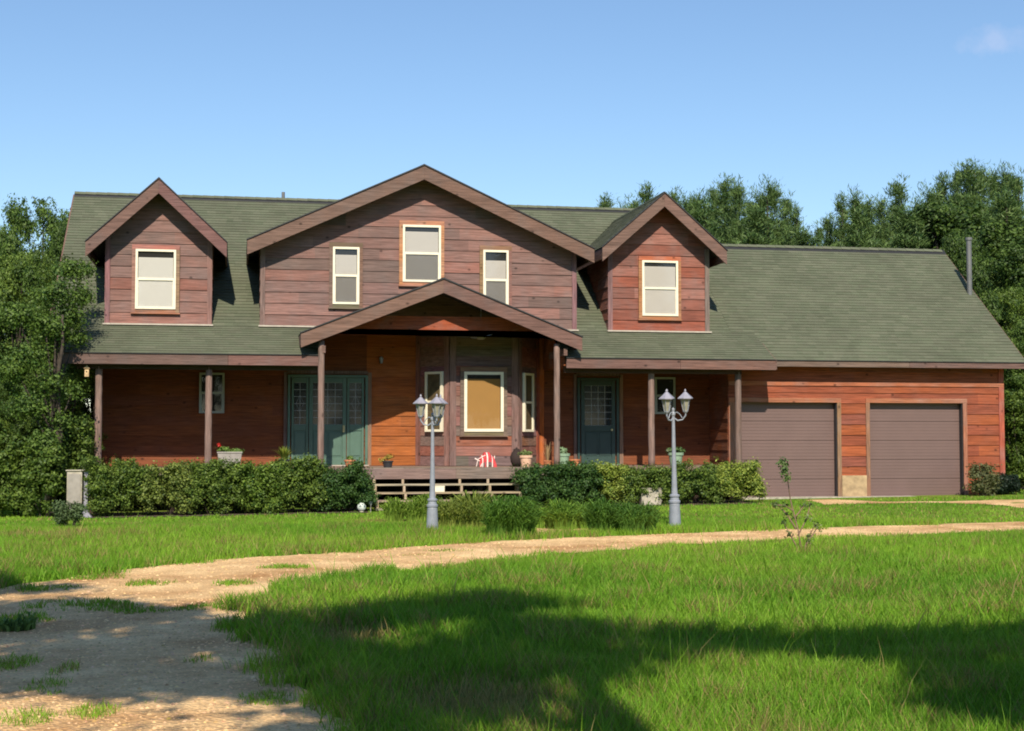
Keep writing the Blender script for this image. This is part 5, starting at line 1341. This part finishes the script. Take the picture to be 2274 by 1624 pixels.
# dark round object right of the bay front
px = pspot(1152, .4); r = thing('brown_urn', 'dark brown rounded urn beside the pale pink pot', 'urn', (px, .7, DECK))
mb = MB(); mb.lathe([(.09, 0), (.15, .12), (.17, .24), (.13, .36), (.08, .41), (.1, .44), (.08, .44)], (px, .7, DECK), 20); mb.build('body', 'dark', r, smooth=True); mb = MB(); mb.lathe([(.04, .44), (.09, .445), (.03, .47), (.012, .5)], (px, .7, DECK), 14); mb.build('lid', 'dark', r)
# hanging pale box at left eave
c = at(193, 826, .15); r = thing('bird_house', 'small pale wooden bird house hanging under the left end of the porch eave', 'bird house', c)
mb = MB(); mb.box(c.x - .05, c.x + .05, c.y - .05, c.y + .05, c.z - .12, c.z + .09); b_ = mb.build('house_box', 'birch', r, bevel=.005)
mb = MB(); mb.xz([(c.x - .075, c.z + .08), (c.x + .075, c.z + .08), (c.x, c.z + .15)], c.y - .08, c.y + .08); mb.build('house_roof', 'birch', r)
mb = MB(); mb.tube([(c.x, c.y - .052, c.z), (c.x, c.y - .049, c.z)], .018, 10); mb.build('hole', 'room', b_); mb = MB(); mb.tube([(c.x, c.y, c.z + .14), (c.x, c.y, PC + .05)], .004, 5); mb.build('wire', 'room', r)
# grey utility cabinet and white base at far left
x0, x1 = at(148, 1090, -1.6).x, at(182, 1090, -1.6).x; gz = ground_z(x0, -1.6); r = thing('utility_cabinet', 'weathered grey metal cabinet with a white base between bushes at the left porch corner', 'cabinet', ((x0 + x1) / 2, -1.4, gz))
zt = at(165, 1047, -1.6).z
mb = MB(); mb.box(x0, x1, -1.6, -1.25, gz, zt); mb.box(x0 - .03, x1 + .03, -1.63, -1.22, zt + .001, zt + .03); b_ = mb.build('cabinet_body', 'concrete', r, bevel=.01)
mb = MB(); mb.box(x0 + .03, x1 - .03, -1.615, -1.601, gz + .15, zt - .06); mb.build('door_panel', 'planter', b_, bevel=.004)
x2, x3 = at(184, 1060, -1.5).x, at(196, 1060, -1.5).x
mb = MB(); mb.box(x1 + .035, x3, -1.55, -1.3, gz + .12, zt - .02); mb.build('side_panel', 'lamp_white', r, bevel=.006)
mb = MB(); mb.prism([(x1 - .05, gz), (x3 + .12, gz), (x3 + .04, gz + .12), (x1 + .0, gz + .16)], (0, 0, 0), UX, (0, 0, 1), (0, 1, 0), -1.75, -1.5); mb.build('base_block', 'lamp_white', r, bevel=.02)
# tan garden figure-like ornament (stacked stones)
p = gnd(104, 1130, -.1); r = thing('stone_ornament', 'small tan stacked-stone garden ornament in front of the left bushes', 'garden ornament', (p.x, p.y, ground_z(p.x, p.y)))
mb = MB(); mb.lathe([(.08, 0), (.09, .08), (.05, .16), (.07, .24), (.05, .34), (.03, .38), (.05, .43), (.04, .49), (.01, .52)], (p.x, p.y, ground_z(p.x, p.y)), 14); mb.build('stack', 'stone_tan', r, smooth=True)
# white globe and small light by the stairs
p = gnd(803, 1141, -.05); gz = ground_z(p.x, p.y); r = thing('gazing_globe', 'white round garden globe on the ground left of the stairs', 'garden globe', (p.x, p.y, gz))
mb = MB(); R0 = .105; mb.lathe([(.004, .02)] + [(R0 * math.sin(t), .02 + R0 - R0 * math.cos(t)) for t in np.linspace(.2, 3.0, 12)] + [(.004, .02 + 2 * R0)], (p.x, p.y, gz), 20); mb.build('globe', 'globe', r, smooth=True)
mb = MB(); mb.lathe([(.06, -.02), (.05, .035)], (p.x, p.y, gz), 14); mb.build('foot', 'concrete', r)
p = gnd(823, 1141, -.05); gz = ground_z(p.x, p.y); r = thing('path_light', 'tiny stake light standing between the white globe and the stairs', 'garden light', (p.x, p.y, gz))
mb = MB(); mb.tube([(p.x, p.y, gz - .03), (p.x, p.y, gz + .2)], .012, 8); mb.build('stake', 'planter', r); mb = MB(); mb.lathe([(.03, .17), (.045, .22), (.05, .24), (.01, .27)], (p.x, p.y, gz), 12); mb.build('lamp_head', 'lamp_grey', r)
# pale box on the second step
c = at(975, 1082, -1.0); r = thing('small_box', 'small cream box sitting on the stairs behind the left lamp post', 'box', (c.x, -.92, c.z))
zb = TZ[1]; mb = MB(); mb.box(c.x - .16, c.x + .14, -.98, -.80, zb + .001, zb + .13); b_ = mb.build('box_body', 'cream', r, bevel=.008); mb = MB(); mb.box(c.x - .165, c.x + .145, -.985, -.795, zb + .131, zb + .15); mb.build('box_lid', 'cream', r)
# concrete block half covered by shrubs
x0, x1 = at(1425, 1100, -1.2).x, at(1470, 1100, -1.2).x; gz = ground_z(x0, -1.2); zt = at(1450, 1086, -1.2).z
r = thing('concrete_block', 'pale weathered concrete block under the shrubs left of the right lamp post', 'concrete block', ((x0 + x1) / 2, -1.4, gz))
mb = MB(); mb.prism([(x0, gz - .02), (x1 - .05, gz - .02), (x1, gz + .12), (x1 + .01, zt), (x0, zt - .01)], (0, 0, 0), UX, (0, 0, 1), (0, 1, 0), -1.2, -.95); mb.build('block', 'concrete', r, bevel=.02)
mb = MB(); mb.box(x0 - .02, x1 + .03, -1.22, -.93, zt + .001, zt + .02); mb.build('cap', 'concrete', r, bevel=.008)

# ================================================================== trees beside and behind the photographer (they shade the foreground)
SD = Vector((math.sin(R(SUN_AZ)), math.cos(R(SUN_AZ)), 0)); KT = 1 / math.tan(R(SUN_EL))
def shade_tree(label, blobs, trunk_lat, seed, n):
    g_ = random.Random(seed); cents, rads = [], []; tl = None
    for (lat, z, H, rl, ry, rv) in blobs:
        c = latz(lat, z) - SD * (H * KT); cents.append(Vector((c.x, c.y, H))); rads.append((rl, ry, rv))
    m_ = sum(cents, Vector()) / len(cents); base_ = Vector((m_.x, m_.y, 0)) + RT * trunk_lat
    root = thing('shade_tree', label, 'tree', (base_.x, base_.y, 0), 'trees beside the photographer'); mb = MB()
    P, rr_ = limb_path((base_.x, base_.y, -.3), (base_.x + (m_.x - base_.x) * .5, base_.y + (m_.y - base_.y) * .5, m_.z * .8), .22, .12, g_, 7, .02); mb.tube(P, rr_, 9)
    for c in cents: pp, r_ = limb_path(P[-2], c, .09, .03, g_, 5); mb.tube(pp, r_, 6)
    mb.build('trunk', 'bark', root, smooth=True); off = Vector((base_.x, base_.y, 0))
    V, F, C = leaves([tuple(c - off) for c in cents], rads, n, .11, BROAD, seed=seed, shell=.1, clump=n // 55, cl_r=.26)
    np_mesh('crown', V, F, C, 'leaf', root)
shade_tree('broadleaf tree shading the grass by the driveway bend', [(-1.0, 13.6, 10, 1.5, .9, .8), (-1.9, 12.2, 9.5, 1.2, .8, .8), (.3, 12.4, 9.6, 1.1, .7, .6), (-.2, 14.6, 10.2, .8, .5, .4), (-.5, 11.0, 9.3, 1.2, .8, .7), (-.6, 9.6, 9, 1.1, .8, .8), (-.5, 9.4, 9, .8, .7, .7), (-1.5, 10.6, 9, .9, .7, .7), (.3, 10.8, 9, .9, .7, .7), (-.9, 8.2, 8.6, .9, .7, .7)], 2.2, 301, 18000)
shade_tree('broadleaf tree shading the left side of the driveway', [(-3.6, 14.2, 10, 1.3, .6, .5), (-4.6, 12.8, 9.6, 1.4, .8, .7), (-3.2, 11.9, 9.4, 1.1, .7, .6), (-3.9, 10.8, 9.2, 1.4, .6, .5), (-6.2, 16.4, 10.5, 1.4, .8, .6), (-5.6, 14.2, 10, 1.1, .7, .6), (-2.7, 13.2, 9.8, .9, .6, .6), (-3.0, 10.6, 9.2, 1.0, .5, .5), (-2.2, 10.4, 9.2, .7, .5, .4), (-4.6, 14.8, 9.8, 1.0, .6, .5)], -1.5, 302, 20000)
shade_tree('broadleaf tree shading the right side of the lawn', [(1.6, 12.0, 9.6, 1.2, .6, .5), (2.9, 11.7, 9.5, 1.3, .65, .5), (4.2, 12.0, 9.6, 1.3, .8, .7), (5.2, 12.6, 9.6, 1.3, .8, .7), (3.5, 10.3, 9.3, .5, .6, .5), (3.2, 9.3, 9, .55, .7, .6), (3.9, 9.2, 9, .8, .8, .7)], 2.5, 303, 13000)

# the woods behind the photographer
g_ = random.Random(9)
for k in range(17):
    lat = -36 + k * 4.6 + g_.uniform(-1.2, 1.2); z = -20 - g_.uniform(0, 9); p = latz(lat, z); sc = g_.uniform(1.15, 1.45) * (1.0 if z > -25 else 1.15)
    o = copy_tree(pines[k % 4], (p.x, p.y, 0), (sc * 1.2, sc * 1.2, sc), g_.uniform(0, 6), 'tall pine in the woods behind the photographer'); o['group'] = 'woods behind the photographer'
